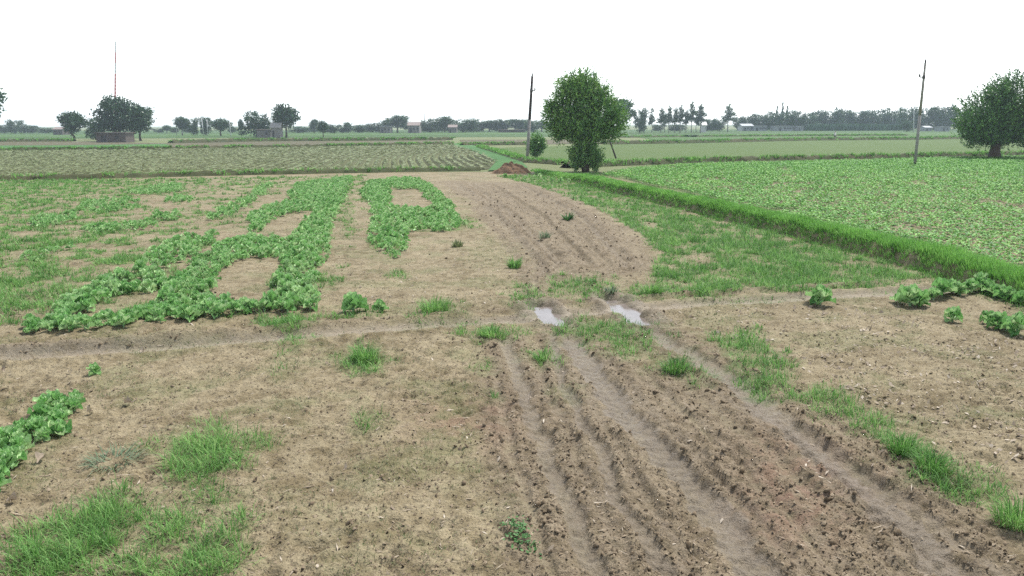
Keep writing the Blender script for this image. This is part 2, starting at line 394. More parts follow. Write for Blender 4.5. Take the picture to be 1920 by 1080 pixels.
# ------------------------------------------------------------------ materials
class NT:
    def __init__(s, name):
        s.m = bpy.data.materials.new(name); s.m.use_nodes = True
        s.n, s.l = s.m.node_tree.nodes, s.m.node_tree.links; s.n.clear()
        s.out = s.n.new('ShaderNodeOutputMaterial')
    def node(s, t, **k):
        q = s.n.new(t)
        for a, b in k.items(): setattr(q, a, b)
        return q
    def pos(s):
        return s.node('ShaderNodeNewGeometry').outputs['Position']
    def obj_co(s):
        return s.node('ShaderNodeTexCoord').outputs['Object']
    def noise(s, vec, scale, detail=4, rough=0.55, dist=0.0):
        q = s.node('ShaderNodeTexNoise'); q.inputs['Scale'].default_value = scale; q.inputs['Detail'].default_value = detail
        q.inputs['Roughness'].default_value = rough; q.inputs['Distortion'].default_value = dist
        s.l.new(vec, q.inputs['Vector']); return q.outputs['Fac']
    def ramp(s, fac, *stops):
        q = s.node('ShaderNodeValToRGB'); e = q.color_ramp.elements
        while len(e) < len(stops): e.new(0.5)
        for el, (p, c) in zip(e, stops):
            el.position = p; el.color = (c, c, c, 1) if isinstance(c, (int, float)) else (*c, 1)
        s.l.new(fac, q.inputs[0]); return q.outputs[0]
    def mix(s, fac, a, b, mode='MIX'):
        q = s.node('ShaderNodeMix', data_type='RGBA', blend_type=mode)
        for sock, val in ((q.inputs[0], fac), (q.inputs[6], a), (q.inputs[7], b)):
            if isinstance(val, (int, float)): sock.default_value = val
            elif isinstance(val, tuple): sock.default_value = (*val, 1)
            else: s.l.new(val, sock)
        return q.outputs[2]
    def math(s, op, a, b=0.0, clamp=False):
        q = s.node('ShaderNodeMath', operation=op, use_clamp=clamp)
        for sock, val in ((q.inputs[0], a), (q.inputs[1], b)):
            if isinstance(val, (int, float)): sock.default_value = val
            else: s.l.new(val, sock)
        return q.outputs[0]
    def attr(s, name):
        return s.node('ShaderNodeAttribute', attribute_name=name).outputs['Fac']
    def bump(s, h, strength, dist):
        q = s.node('ShaderNodeBump'); q.inputs['Strength'].default_value = strength; q.inputs['Distance'].default_value = dist
        s.l.new(h, q.inputs['Height']); return q.outputs[0]
    def finish(s, col, rough=0.8, bump=None, spec=0.3, trans=0.0, tcol=None):
        p = s.node('ShaderNodeBsdfPrincipled')
        for k, val in (('Base Color', col), ('Roughness', rough)):
            if isinstance(val, (int, float)): p.inputs[k].default_value = val
            elif isinstance(val, tuple): p.inputs[k].default_value = (*val, 1)
            else: s.l.new(val, p.inputs[k])
        p.inputs['Specular IOR Level'].default_value = spec
        if bump: s.l.new(bump, p.inputs['Normal'])
        last = p.outputs[0]
        if trans:
            t = s.node('ShaderNodeBsdfTranslucent')
            tc = tcol if tcol is not None else col
            if isinstance(tc, tuple): t.inputs[0].default_value = (*tc, 1)
            else: s.l.new(tc, t.inputs[0])
            x = s.node('ShaderNodeMixShader'); x.inputs[0].default_value = trans
            s.l.new(last, x.inputs[1]); s.l.new(t.outputs[0], x.inputs[2]); last = x.outputs[0]
        s.l.new(last, s.out.inputs[0])
        return s.m

def mat_soil():
    t = NT('soil'); P = t.pos()
    big = t.noise(P, 0.55, 5, 0.6)
    mid = t.noise(P, 3.2, 5, 0.62, 0.4)
    fin = t.noise(P, 22, 4, 0.65)
    c = t.mix(t.ramp(big, (0.38, 0.0), (0.62, 1.0)), (0.171, 0.135, 0.075), (0.259, 0.211, 0.128))
    c = t.mix(t.ramp(mid, (0.44, 0.0), (0.60, 0.5)), c, (0.348, 0.293, 0.189))
    c = t.mix(t.ramp(mid, (0.32, 0.35), (0.45, 0.0)), c, (0.116, 0.087, 0.044))
    m2 = t.noise(P, 8.5, 4, 0.6, 0.3)
    c = t.mix(0.85, c, t.ramp(t.noise(P, 13, 4, 0.65, 0.5), (0.32, 0.35), (0.46, 0.92), (0.66, 1.0)), 'MULTIPLY')
    c = t.mix(0.6, c, t.ramp(fin, (0.30, 0.36), (0.47, 0.9), (0.72, 1.0)), 'MULTIPLY')
    c = t.mix(0.6, c, t.ramp(t.noise(P, 55, 3, 0.6), (0.30, 0.35), (0.46, 0.95), (0.7, 1.0)), 'MULTIPLY')
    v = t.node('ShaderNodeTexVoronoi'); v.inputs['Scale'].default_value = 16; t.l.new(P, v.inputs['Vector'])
    spk_pit_shade = t.math('MULTIPLY', t.ramp(v.outputs['Distance'], (0.12, 1.0), (0.26, 0.0)), t.ramp(t.noise(P, 2.1, 3), (0.40, 0.1), (0.56, 0.9)))  # dark debris specks, thickened to paint in the shade of small pits
    c = t.mix(spk_pit_shade, c, (0.045, 0.032, 0.018))
    c = t.mix(t.math('MULTIPLY', t.attr('rough'), 0.55), c, t.mix(t.ramp(m2, (0.4, 0.0), (0.6, 1.0)), (0.085, 0.063, 0.041), (0.190, 0.148, 0.108)))
    c = t.mix(t.math('MULTIPLY', t.attr('red'), t.ramp(mid, (0.42, 0.0), (0.6, 0.7))), c, (0.175, 0.098, 0.068))
    c = t.mix(t.math('MULTIPLY', t.math('MULTIPLY', t.attr('wet'), t.ramp(m2, (0.35, 0.55), (0.6, 1.0))), 0.72), c, (0.126, 0.103, 0.077))
    c = t.mix(t.math('MULTIPLY', t.attr('path'), t.ramp(m2, (0.35, 0.35), (0.55, 0.85))), c, (0.230, 0.195, 0.145))
    vg = t.math('MULTIPLY', t.attr('veg'), t.ramp(t.noise(P, 5.0, 4, 0.65), (0.34, 0.35), (0.6, 1.0)))
    c = t.mix(t.math('MULTIPLY', vg, 0.85), c, t.mix(fin, (0.050, 0.095, 0.024), (0.105, 0.155, 0.048)))
    c = t.mix(t.math('MULTIPLY', t.attr('bean'), 0.85), c, t.mix(t.ramp(mid, (0.38, 0.0), (0.62, 1.0)), (0.070, 0.120, 0.032), (0.130, 0.150, 0.060)))
    rgh = t.math('SUBTRACT', 0.92, t.math('MULTIPLY', t.attr('wet'), 0.45))
    hgt_ = t.math('ADD', fin, t.math('MULTIPLY', t.noise(P, 60, 3, 0.6), 0.5))
    return t.finish(c, rgh, t.bump(hgt_, 1.0, 0.030), 0.2)

def mat_simple(name, a, b, scale=6, rough=0.85, spec=0.2, bump=0.0, bd=0.02, objspace=False):
    t = NT(name); P = t.obj_co() if objspace else t.pos()
    n = t.noise(P, scale, 5, 0.6)
    return t.finish(t.mix(t.ramp(n, (0.32, 0.0), (0.68, 1.0)), a, b), rough, t.bump(n, bump, bd) if bump else None, spec)

def mat_field(name, a, b, c_, rowscale=None):
    """far fields: blotches and drill rows"""
    t = NT(name); P = t.pos()
    n = t.noise(P, 0.05, 5, 0.6); m = t.noise(P, 0.6, 5, 0.7); f = t.noise(P, 3.5, 3, 0.6)
    c = t.mix(t.ramp(n, (0.35, 0.0), (0.65, 1.0)), a, b)
    c = t.mix(t.ramp(m, (0.42, 0.0), (0.66, 0.8)), c, c_)
    c = t.mix(0.5, c, t.ramp(f, (0.25, 0.45), (0.7, 1.0)), 'MULTIPLY')
    return t.finish(c, 0.9, t.bump(f, 0.6, 0.08), 0.15)

def mat_blade(name, dark, mid, light, trans=0.35, rough=0.6):
    t = NT(name); a = t.attr('tint')
    n = t.noise(t.pos(), 0.7, 3, 0.6)
    k = t.math('ADD', t.math('MULTIPLY', a, 0.75), t.math('MULTIPLY', t.math('SUBTRACT', n, 0.5), 0.9), True)
    c = t.ramp(k, (0.0, dark), (0.5, mid), (1.0, light))
    return t.finish(c, rough, None, 0.25, trans)

def mat_leaf():
    t = NT('cabbage_leaf')
    info = t.node('ShaderNodeObjectInfo')
    n = t.noise(t.pos(), 1.1, 3, 0.6)
    k = t.math('ADD', t.math('MULTIPLY', t.math('ADD', info.outputs['Random'], t.attr('tint')), 0.42), t.math('MULTIPLY', n, 0.35), True)
    c = t.ramp(k, (0.12, (0.070, 0.210, 0.045)), (0.48, (0.220, 0.460, 0.135)), (0.88, (0.460, 0.650, 0.310)))
    ed = t.attr('rib')
    c = t.mix(t.math('MULTIPLY', t.ramp(ed, (0.0, 1.0), (0.16, 0.0)), 0.7), c, (0.30, 0.48, 0.28))
    w = t.noise(t.obj_co(), 42, 3, 0.6)
    c = t.mix(0.35, c, t.ramp(w, (0.3, 0.6), (0.65, 1.0)), 'MULTIPLY')
    return t.finish(c, 0.42, t.bump(w, 0.5, 0.006), 0.35, 0.25)

def mat_tree(name, dark, mid, light):
    t = NT(name)
    info = t.node('ShaderNodeObjectInfo')
    n = t.noise(t.obj_co(), 0.9, 3, 0.6)
    k = t.math('ADD', t.math('MULTIPLY', t.attr('tint'), 0.5), t.math('MULTIPLY', n, 0.5))
    k = t.math('ADD', k, t.math('MULTIPLY', t.math('SUBTRACT', info.outputs['Random'], 0.5), 0.25), True)
    c = t.ramp(k, (0.15, dark), (0.5, mid), (0.9, light))
    return t.finish(c, 0.5, None, 0.35, 0.15)

M = {}
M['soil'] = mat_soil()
M['far'] = mat_field('far_grass', (0.039, 0.086, 0.019), (0.052, 0.101, 0.025), (0.032, 0.071, 0.015))
M['olive'] = mat_field('stubble_olive', (0.066, 0.110, 0.022), (0.080, 0.118, 0.028), (0.054, 0.096, 0.017))
M['brown'] = mat_field('stubble_brown', (0.092, 0.080, 0.044), (0.112, 0.092, 0.058), (0.076, 0.084, 0.036))
M['green'] = mat_field('crop_green', (0.041, 0.123, 0.029), (0.064, 0.157, 0.041), (0.038, 0.103, 0.024))
M['pale'] = mat_field('crop_pale', (0.050, 0.111, 0.023), (0.066, 0.124, 0.030), (0.043, 0.096, 0.018))
M['plough'] = mat_field('plough_soil', (0.075, 0.082, 0.034), (0.092, 0.097, 0.043), (0.063, 0.076, 0.027))
M['bank'] = mat_field('bank_turf', (0.045, 0.058, 0.018), (0.07, 0.066, 0.03), (0.032, 0.046, 0.014))
M['grass'] = mat_blade('grass_blade', (0.058, 0.158, 0.029), (0.145, 0.310, 0.072), (0.341, 0.502, 0.169))
M['bundgrass'] = mat_blade('bund_grass_blade', (0.080, 0.215, 0.035), (0.205, 0.440, 0.085), (0.400, 0.610, 0.200), 0.28)
M['drygrass'] = mat_blade('dry_grass_blade', (0.081, 0.115, 0.041), (0.149, 0.182, 0.078), (0.270, 0.257, 0.135))
M['greygrass'] = mat_blade('grey_weed_blade', (0.09, 0.15, 0.075), (0.16, 0.22, 0.13), (0.30, 0.34, 0.24))
M['leaf'] = mat_leaf()
M['bean'] = mat_blade('bean_leaf', (0.034, 0.135, 0.016), (0.115, 0.320, 0.045), (0.340, 0.560, 0.150), 0.28, 0.6)
M['seed'] = mat_blade('seedling_leaf', (0.115, 0.150, 0.060), (0.175, 0.210, 0.095), (0.26, 0.285, 0.145), 0.2)
M['weed'] = mat_blade('weed_leaf', (0.032, 0.100, 0.026), (0.07, 0.180, 0.05), (0.15, 0.28, 0.10), 0.25)
M['crown'] = mat_tree('tree_leaf', (0.010, 0.036, 0.014), (0.026, 0.080, 0.026), (0.060, 0.140, 0.045))
M['willow'] = mat_tree('willow_leaf', (0.033, 0.094, 0.022), (0.092, 0.225, 0.049), (0.269, 0.440, 0.098))
M['lime'] = mat_tree('bright_bush_leaf', (0.048, 0.136, 0.024), (0.120, 0.296, 0.048), (0.240, 0.448, 0.088))
M['bark'] = mat_simple('bark', (0.040, 0.028, 0.019), (0.095, 0.070, 0.048), 9, 0.9, 0.15, 0.8)
M['palebark'] = mat_simple('pale_bark', (0.162, 0.149, 0.121), (0.324, 0.297, 0.257), 9, 0.9, 0.15, 0.5)
M['concrete'] = mat_simple('concrete', (0.20, 0.19, 0.18), (0.28, 0.27, 0.25), 4, 0.85, 0.2, 0.2)
M['darkwood'] = mat_simple('tarred_wood', (0.030, 0.022, 0.020), (0.065, 0.048, 0.042), 6, 0.8, 0.2, 0.4)
M['iron'] = mat_simple('iron', (0.05, 0.045, 0.045), (0.09, 0.08, 0.08), 8, 0.6, 0.4)
M['red'] = mat_simple('red_paint', (0.42, 0.035, 0.03), (0.52, 0.06, 0.05), 3, 0.6, 0.3)
M['white'] = mat_simple('white_paint', (0.48, 0.48, 0.47), (0.58, 0.58, 0.57), 3, 0.6, 0.3)
M['wall'] = mat_simple('plaster', (0.152, 0.144, 0.135), (0.211, 0.202, 0.187), 1.2, 0.9, 0.2)
M['brick'] = mat_simple('old_brick', (0.067, 0.053, 0.047), (0.123, 0.104, 0.092), 2.5, 0.9, 0.2)
M['roof'] = mat_simple('roof_tile', (0.17, 0.14, 0.13), (0.25, 0.20, 0.18), 3, 0.85, 0.2)
M['metal'] = mat_simple('shed_sheet', (0.202, 0.216, 0.230), (0.250, 0.264, 0.278), 1, 0.4, 0.4)
M['dark'] = mat_simple('dark_opening', (0.015, 0.015, 0.016), (0.03, 0.03, 0.03), 3, 0.5, 0.3)
M['heap'] = mat_simple('heap_earth', (0.085, 0.052, 0.030), (0.21, 0.135, 0.085), 3.5, 0.95, 0.1, 0.8, 0.06)
M['clod'] = mat_simple('clod', (0.084, 0.061, 0.037), (0.216, 0.168, 0.114), 9, 0.95, 0.15, 0.5)
M['reed'] = mat_field('maize_leaf', (0.05, 0.12, 0.06), (0.065, 0.14, 0.07), (0.04, 0.095, 0.05))
M['litter'] = mat_blade('dry_leaf', (0.17, 0.13, 0.09), (0.34, 0.28, 0.21), (0.55, 0.50, 0.42), 0.15, 0.7)
M['crumb'] = mat_blade('crumb', (0.075, 0.056, 0.035), (0.188, 0.147, 0.100), (0.312, 0.256, 0.181), 0.0, 0.95)
M['skin'] = mat_simple('skin', (0.30, 0.18, 0.12), (0.34, 0.21, 0.15), 5, 0.6)
M['shirt'] = mat_simple('shirt_cloth', (0.55, 0.55, 0.52), (0.62, 0.62, 0.60), 20, 0.9)
M['trousers'] = mat_simple('trouser_cloth', (0.04, 0.045, 0.055), (0.06, 0.065, 0.075), 20, 0.9)

def mat_water(name, a, b, rough, spec):
    t = NT(name); P = t.pos()
    n = t.noise(P, 2.2, 4, 0.6)
    return t.finish(t.mix(t.ramp(n, (0.35, 0.0), (0.65, 1.0)), a, b), rough, t.bump(t.noise(P, 14, 3), 0.10, 0.01), spec)
M['water'] = mat_water('muddy_water', (0.120, 0.099, 0.085), (0.160, 0.135, 0.120), 0.14, 0.17)
M['slurry'] = mat_water('mud_slurry', (0.105, 0.089, 0.066), (0.150, 0.131, 0.104), 0.30, 0.3)

# ------------------------------------------------------------------ ground sheet
def build_ground():
    ys = np.concatenate([np.array([-110, -60, -30, -12, -4, 0.5, 3.0, 4.2]), np.exp(np.linspace(math.log(4.7), math.log(63), 690)),
                         np.exp(np.linspace(math.log(66), math.log(1700), 56))])
    us = np.concatenate([np.array([-3.2, -2.2, -1.6, -1.25]), np.linspace(-1.04, 1.04, 650), np.array([1.25, 1.6, 2.2, 3.2])])
    hw = 0.68 * np.maximum(ys, 3) + 2.2
    hw_far = np.minimum(1.0, 1800 / np.maximum(hw * 1.0, 1))
    X = us[None, :] * hw[:, None]
    X = np.clip(X, -1900, 1900)
    Y = np.repeat(ys[:, None], len(us), 1)
    x, y = X.ravel(), Y.ravel()
    h, wet, rough, area, bean = ground_fields(x, y); path = PATH['v'].copy()
    side = np.repeat((np.abs(us) > 1.05)[None, :], len(ys), 0).ravel()
    h = np.where(side | (y < 4.5), 0, h)
    nr, nc = X.shape
    idx = np.arange(nr * nc).reshape(nr, nc)
    f = np.stack([idx[:-1, :-1], idx[:-1, 1:], idx[1:, 1:], idx[1:, :-1]], -1).reshape(-1, 4)
    veg = grass_density(x, y)
    s, a = dpoly_box(x, y, BUND, 2.0)
    veg = np.maximum(veg, 0.9 * np.exp(-(s / 0.42) ** 4))
    veg = np.maximum(veg, 0.30 * sstep(0.0, 0.5, fbm(x * 0.8, y * 0.8, 3, 99)) * (1 - wet) * (1 - np.clip(rough * 1.6, 0, 1)))
    veg = np.where(y > 62, 1, veg)
    px, py = proj(x, y)
    red = np.exp(-(((px - 1500) / 130) ** 2 + ((py - 930) / 110) ** 2)) + 0.8 * np.exp(-(((px - 870) / 110) ** 2 + ((py - 790) / 60) ** 2)) * (y < 30)
    red = red * (y < 30)
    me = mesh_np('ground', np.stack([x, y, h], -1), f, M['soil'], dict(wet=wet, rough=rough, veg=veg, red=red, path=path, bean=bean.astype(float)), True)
    o = obj('ground', me)
    tag(o, 'bare brown soil with ruts, footprints and clods', 'ground', kind='structure')
build_ground()

# ------------------------------------------------------------------ water in the ruts
def sheet_along(line, hw, z, taper=True):
    L = []; n = len(line)
    # resample
    seg = np.hypot(*(line[1:] - line[:-1]).T); cum = np.concatenate([[0], np.cumsum(seg)])
    ts = np.linspace(0, cum[-1], max(6, int(cum[-1] / 0.15)))
    P = np.stack([np.interp(ts, cum, line[:, 0]), np.interp(ts, cum, line[:, 1])], -1)
    T = np.gradient(P, axis=0); T /= np.linalg.norm(T, axis=1)[:, None]
    N = np.stack([-T[:, 1], T[:, 0]], -1)
    w = hw * np.minimum(1, 0.02 + 2.2 * np.minimum(ts, ts[-1] - ts) / max(ts[-1], .1))[:, None] if taper else hw
    A, B = P + N * w, P - N * w
    v = np.concatenate([np.c_[A, np.full(len(A), z)], np.c_[B, np.full(len(B), z)]]); k = len(A)
    f = [(i, k + i, k + i + 1, i + 1) for i in range(k - 1)]
    return v, np.array(f)

v, f = sheet_along(BASINS[0], 0.42, -0.045, False)
tag(obj('puddle', mesh_np('puddle', v, f, M['water'])), 'pale puddle in the left wheel rut of the crossing', 'puddle', kind='structure')
v, f = sheet_along(BASINS[1], 0.42, -0.045, False)
tag(obj('puddle', mesh_np('puddle', v, f, M['water'])), 'long pale puddle in the right wheel rut of the crossing', 'puddle', kind='structure')

# ------------------------------------------------------------------ far fields, banks
def field(name, pts, z, mat, label):
    p = gp(pts)
    # subdivided along x so that it follows the ground, kept flat
    me = bpy.data.meshes.new(name); me.from_pydata([(a, b, z) for a, b in p], [], [tuple(range(len(p)))]); me.update()
    me.materials.append(mat)
    return tag(obj(name, me), label, 'field', kind='structure')

field('grass_field', [(-400, 262), (2300, 252), (2300, 241), (-400, 246)], 0.02, M['far'], 'green fields running to the far trees')
field('stubble_field', [(-300, 284), (0, 283), (240, 280.5), (500, 277.5), (850, 271.5), (835, 263.5), (480, 266), (320, 269), (140, 266), (-300, 267)], 0.05, M['brown'], 'brown stubble strip beyond the ploughed field')
field('green_strip', [(-300, 283.5), (0, 282.5), (240, 280), (320, 274), (310, 270.5), (120, 273), (-300, 275)], 0.07, M['green'], 'green crop strip at the left edge beyond the ploughed field')
field('pale_field', [(-300, 258), (300, 257), (840, 253), (1130, 252), (1130, 248.5), (840, 249.5), (300, 252), (-300, 254)], 0.05, M['pale'], 'pale green strip in front of the left far trees')
field('stubble_field', [(865, 272.5), (990, 271), (1130, 269), (1130, 263), (985, 262), (862, 262.5)], 0.05, M['brown'], 'brown strip behind the leaning pole')
field('stubble_field', [(905, 279), (990, 276), (1135, 272.5), (1140, 300), (1050, 304), (975, 300)], 0.06, M['olive'], 'tan stubble behind the small bush')
field('stubble_field', [(1135, 309), (1320, 303), (1520, 299), (1800, 293), (2000, 288), (2300, 280), (2300, 254), (1920, 258.5), (1720, 262.5), (1520, 264), (1300, 269), (1130, 271.5)], 0.055, M['olive'], 'olive stubble field behind the bean field')
field('green_strip', [(1250, 266), (1520, 262), (1720, 261), (2200, 254), (2200, 247), (1700, 249), (1400, 251), (1180, 255)], 0.05, M['pale'], 'light green crop strip in front of the right wood')
field('grass_path', [(838, 271), (868, 268.5), (900, 276), (972, 299), (990, 316), (915, 322), (930, 305), (890, 285)], 0.09, M['green'], 'green grassy path running away behind the earth heap')

def build_plough():
    pts = [(-260, 344), (0, 336.5), (200, 332.5), (400, 327.5), (600, 323.5), (915, 318), (938, 303), (893, 285), (845, 272.5), (500, 279), (240, 282), (0, 284.5), (-260, 286)]
    P = gp(pts)
    Y0, Y1 = P[:, 1].min(), P[:, 1].max()
    cols, rows = 620, 130
    ysl = np.exp(np.linspace(math.log(Y0), math.log(Y1), rows))
    V = []
    # left and right edge of the polygon per row
    us = np.linspace(0, 1, cols)
    xs = np.zeros((rows, cols))
    for i, yy in enumerate(ysl):
        yy = min(max(yy, Y0 + 0.02), Y1 - 0.02); c = []
        for k in range(len(P)):
            a, b = P[k], P[(k + 1) % len(P)]
            if (a[1] > yy) != (b[1] > yy): c.append(a[0] + (b[0] - a[0]) * (yy - a[1]) / (b[1] - a[1]))
        c = c or [0, 0.1]
        xs[i] = min(c) + us * (max(c) - min(c))
    yg = np.repeat(ysl[:, None], cols, 1)
    ph = row_phase(xs, yg)
    amp = sstep(-30, -8, xs)
    z = 0.08 + 0.10 * np.cos(2 * math.pi * ph) * (0.35 + 0.65 * amp) + 0.012 * fbm(xs * 1.5, yg * 1.5, 2, 7)
    edge = np.minimum(us, 1 - us)[None, :] * 60
    z = 0.045 + (z - 0.045) * np.clip(edge, 0, 1)
    idx = np.arange(rows * cols).reshape(rows, cols)
    f = np.stack([idx[:-1, :-1], idx[:-1, 1:], idx[1:, 1:], idx[1:, :-1]], -1).reshape(-1, 4)
    me = mesh_np('ploughed_field', np.stack([xs.ravel(), yg.ravel(), z.ravel()], -1), f, M['plough'], None, True)
    tag(obj('ploughed_field', me), 'ploughed field with curving seed rows behind the planted figures', 'field', kind='structure')
    # seedlings standing along the rows
    n = 42000
    k = RNG.random(n); yy = np.exp(math.log(Y0) + k * (math.log(Y1) - math.log(Y0)))
    xx = RNG.uniform(-75, 8, n)
    p0 = row_phase(xx, yy)
    xx = xx - (p0 - np.round(p0)) * 0.8 + RNG.normal(0, 1, n) * np.where(xx > -14, 0.065, 0.11)
    m = inpoly(xx, yy, P)
    xx, yy = xx[m], yy[m]; n = len(xx)
    L = RNG.uniform(0.09, 0.20, n) * (0.8 + yy / 160); a = RNG.uniform(0, 2 * math.pi, n)
    c, s = np.cos(a) * L, np.sin(a) * L
    zb = 0.15
    v = np.stack([np.stack([xx - c, yy - s, np.full(n, zb + 0.10)], -1), np.stack([xx - s * .35, yy + c * .35, zb + L * .25], -1),
                  np.stack([xx + c, yy + s, np.full(n, zb + 0.08)], -1), np.stack([xx + s * .35, yy - c * .35, zb + L * .45], -1)], 1).reshape(-1, 3)
    f = np.arange(n * 4).reshape(n, 4)
    me = mesh_np('seedlings', v, f, M['seed'], dict(tint=np.repeat(RNG.random(n), 4)))
    tag(obj('seedlings', me), 'pale seedlings in rows on the ploughed field', 'crop', kind='stuff')

def row_phase(x, y):
    yc = y - 75
    return (x + 0.155 * y - 0.0022 * yc * np.abs(yc) * 0.6 - 0.00006 * yc ** 3) / 0.8
build_plough()

BANK_LINES = []
def bank(pts, w, h, label, z0=0.0, blades_n=0):
    """a low turfed field bank as a rough ridge"""
    ln = gp(pts)
    seg = np.hypot(*(ln[1:] - ln[:-1]).T); cum = np.concatenate([[0], np.cumsum(seg)])
    step = max(0.25, cum[-1] / 500)
    ts = np.arange(0, cum[-1], step)
    P = np.stack([np.interp(ts, cum, ln[:, 0]), np.interp(ts, cum, ln[:, 1])], -1)
    P[:, 1] += 0.25 * w * pn(ts * 0.3, ts * 0, 3)
    T = np.gradient(P, axis=0); T /= np.linalg.norm(T, axis=1)[:, None]; N = np.stack([-T[:, 1], T[:, 0]], -1)
    prof = [(-1, -0.02), (-0.55, 0.6), (-0.15, 1.0), (0.25, 0.95), (0.6, 0.55), (1, -0.02)]
    V = []
    for k, (u, q) in enumerate(prof):
        j = 1 + 0.4 * pn(ts * 0.9, ts * 0 + k * 2.3, 5)
        xy = P + N * (u * w * j)[:, None]
        V.append(np.c_[xy, z0 + q * h * (1 + 0.5 * pn(ts * 1.3, ts * 0 + k * 1.1, 9))])
    n = len(ts); v = np.concatenate(V)
    f = [(a * n + i, a * n + i + 1, (a + 1) * n + i + 1, (a + 1) * n + i) for a in range(len(prof) - 1) for i in range(n - 1)]
    me = mesh_np('field_bank', v, np.array(f), M['bank'], None, False)
    BANK_LINES.append((P, w, h, z0))
    return tag(obj('field_bank', me), label, 'field bank', kind='structure')

bank([(-250, 344), (0, 338), (200, 334), (400, 329), (600, 325), (760, 322), (905, 320)], 0.6, 0.28, 'dark turf bank between the planted plot and the ploughed field')
bank([(-250, 287), (0, 284), (240, 282), (500, 278.5), (850, 272)], 0.9, 0.45, 'dark turf bank at the far edge of the ploughed field', 0.05)
bank([(-200, 266), (0, 265.5), (140, 265)], 1.2, 0.5, 'dark bank at the far left edge of the brown strip', 0.05)
bank([(320, 268.5), (480, 265), (700, 263.5), (850, 262.5)], 1.2, 0.55, 'dark bank behind the brown stubble strip', 0.05)
bank([(865, 273), (930, 272), (990, 271.5)], 1.0, 0.4, 'dark bank under the brown strip left of the bush', 0.05)
bank([(1060, 315), (1100, 313), (1150, 311), (1230, 308), (1320, 304), (1520, 300), (1660, 297), (1800, 294), (2000, 289), (2250, 282)], 0.7, 0.42, 'dark brown bank between the bean field and the olive stubble')
bank([(1130, 270.5), (1300, 268), (1520, 263.5), (1720, 262), (1920, 257.5), (2200, 250)], 1.3, 0.5, 'dark bank at the far edge of the olive stubble', 0.05)
bank([(900, 277), (940, 289), (985, 304), (1060, 309)], 0.6, 0.3, 'grassy bank beside the path behind the heap', 0.05)
bank([(1160, 258), (1400, 256), (1700, 254.5)], 1.3, 0.35, 'thin dark bank in the light green strip', 0.05)

# ------------------------------------------------------------------ grass built blade by blade
def blades(px_, py_, pz_, L, W, tint, lean, ang, bend, seed=0):
    """arrays -> vertices and triangles of bent blades (5 points each)"""
    n = len(px_)
    ca, sa = np.cos(ang), np.sin(ang)
    dx, dy = ca * np.sin(lean), sa * np.sin(lean); dz = np.cos(lean)
    b = np.stack([px_, py_, pz_], -1)
    d = np.stack([dx, dy, dz], -1)
    m = b + d * (L * 0.55)[:, None]
    d2 = np.stack([ca * np.sin(lean + bend), sa * np.sin(lean + bend), np.cos(lean + bend)], -1)
    tp = m + d2 * (L * 0.45)[:, None]
    s = np.stack([-sa, ca, np.zeros(n)], -1) * (W / 2)[:, None]
    v = np.stack([b - s, b + s, m - s * 0.8, m + s * 0.8, tp], 1).reshape(-1, 3)
    i = np.arange(n)[:, None] * 5
    f4 = i + np.array([[0, 1, 3, 2]]); f3 = i + np.array([[2, 3, 4]])
    return v, f4, f3, np.repeat(tint, 5)

def grass_mesh(name, x, y, hh, nb, mat, spread=0.06, wide=1.0, seed=1, lean=(0.15, 0.75), dry=0.0):
    """tufts at x, y with height hh, nb blades each -> one mesh"""
    r = np.random.default_rng(seed)
    n = len(x); z = hgt(x, y)
    X = np.repeat(x, nb); Y = np.repeat(y, nb); Z = np.repeat(z, nb) - 0.012; Hh = np.repeat(hh, nb)
    N = n * nb
    an = r.uniform(0, 2 * math.pi, N); rad = np.abs(r.normal(0, 1, N)) * spread
    X = X + np.cos(an) * rad; Y = Y + np.sin(an) * rad
    L = Hh * r.uniform(0.55, 1.25, N)
    dist = np.hypot(X, Y)
    W = np.maximum(0.0075, 0.00075 * dist) * wide * r.uniform(0.7, 1.3, N)
    ang = an + r.normal(0, 0.7, N)
    tint = np.clip(np.repeat(r.uniform(0.05, 0.9, n), nb) + r.normal(0, 0.22, N), 0, 1)
    ln, bd = r.uniform(lean[0], lean[1], N), r.uniform(0.2, 0.9, N)
    k = dist < 19
    v, f4, f3, t = blades(X[k], Y[k], Z[k], L[k], W[k], tint[k], ln[k], ang[k], bd[k])
    q = ~k; m = int(q.sum())                                   # far blades: one bent-over triangle each
    if m:
        l2 = ln[q] + bd[q] * 0.4
        b = np.stack([X[q], Y[q], Z[q]], -1); s = np.stack([-np.sin(ang[q]), np.cos(ang[q]), np.zeros(m)], -1) * (W[q] * 0.62)[:, None]
        tp = b + np.stack([np.cos(ang[q]) * np.sin(l2), np.sin(ang[q]) * np.sin(l2), np.cos(l2)], -1) * L[q][:, None]
        f3 = np.concatenate([f3, np.arange(m * 3).reshape(m, 3) + len(v)]) if len(v) else np.arange(m * 3).reshape(m, 3)
        v = np.concatenate([v, np.stack([b - s, b + s, tp], 1).reshape(-1, 3)]); t = np.concatenate([t, np.repeat(tint[q], 3)])
    return mesh_np(name, v, [f4, f3], mat, dict(tint=t))

def sample_ground(n, d0, d1, seed):
    r = np.random.default_rng(seed)
    y = np.exp(r.uniform(math.log(d0), math.log(d1), n)); x = r.uniform(-1, 1, n) * (0.68 * y + 2)
    return x, y, r

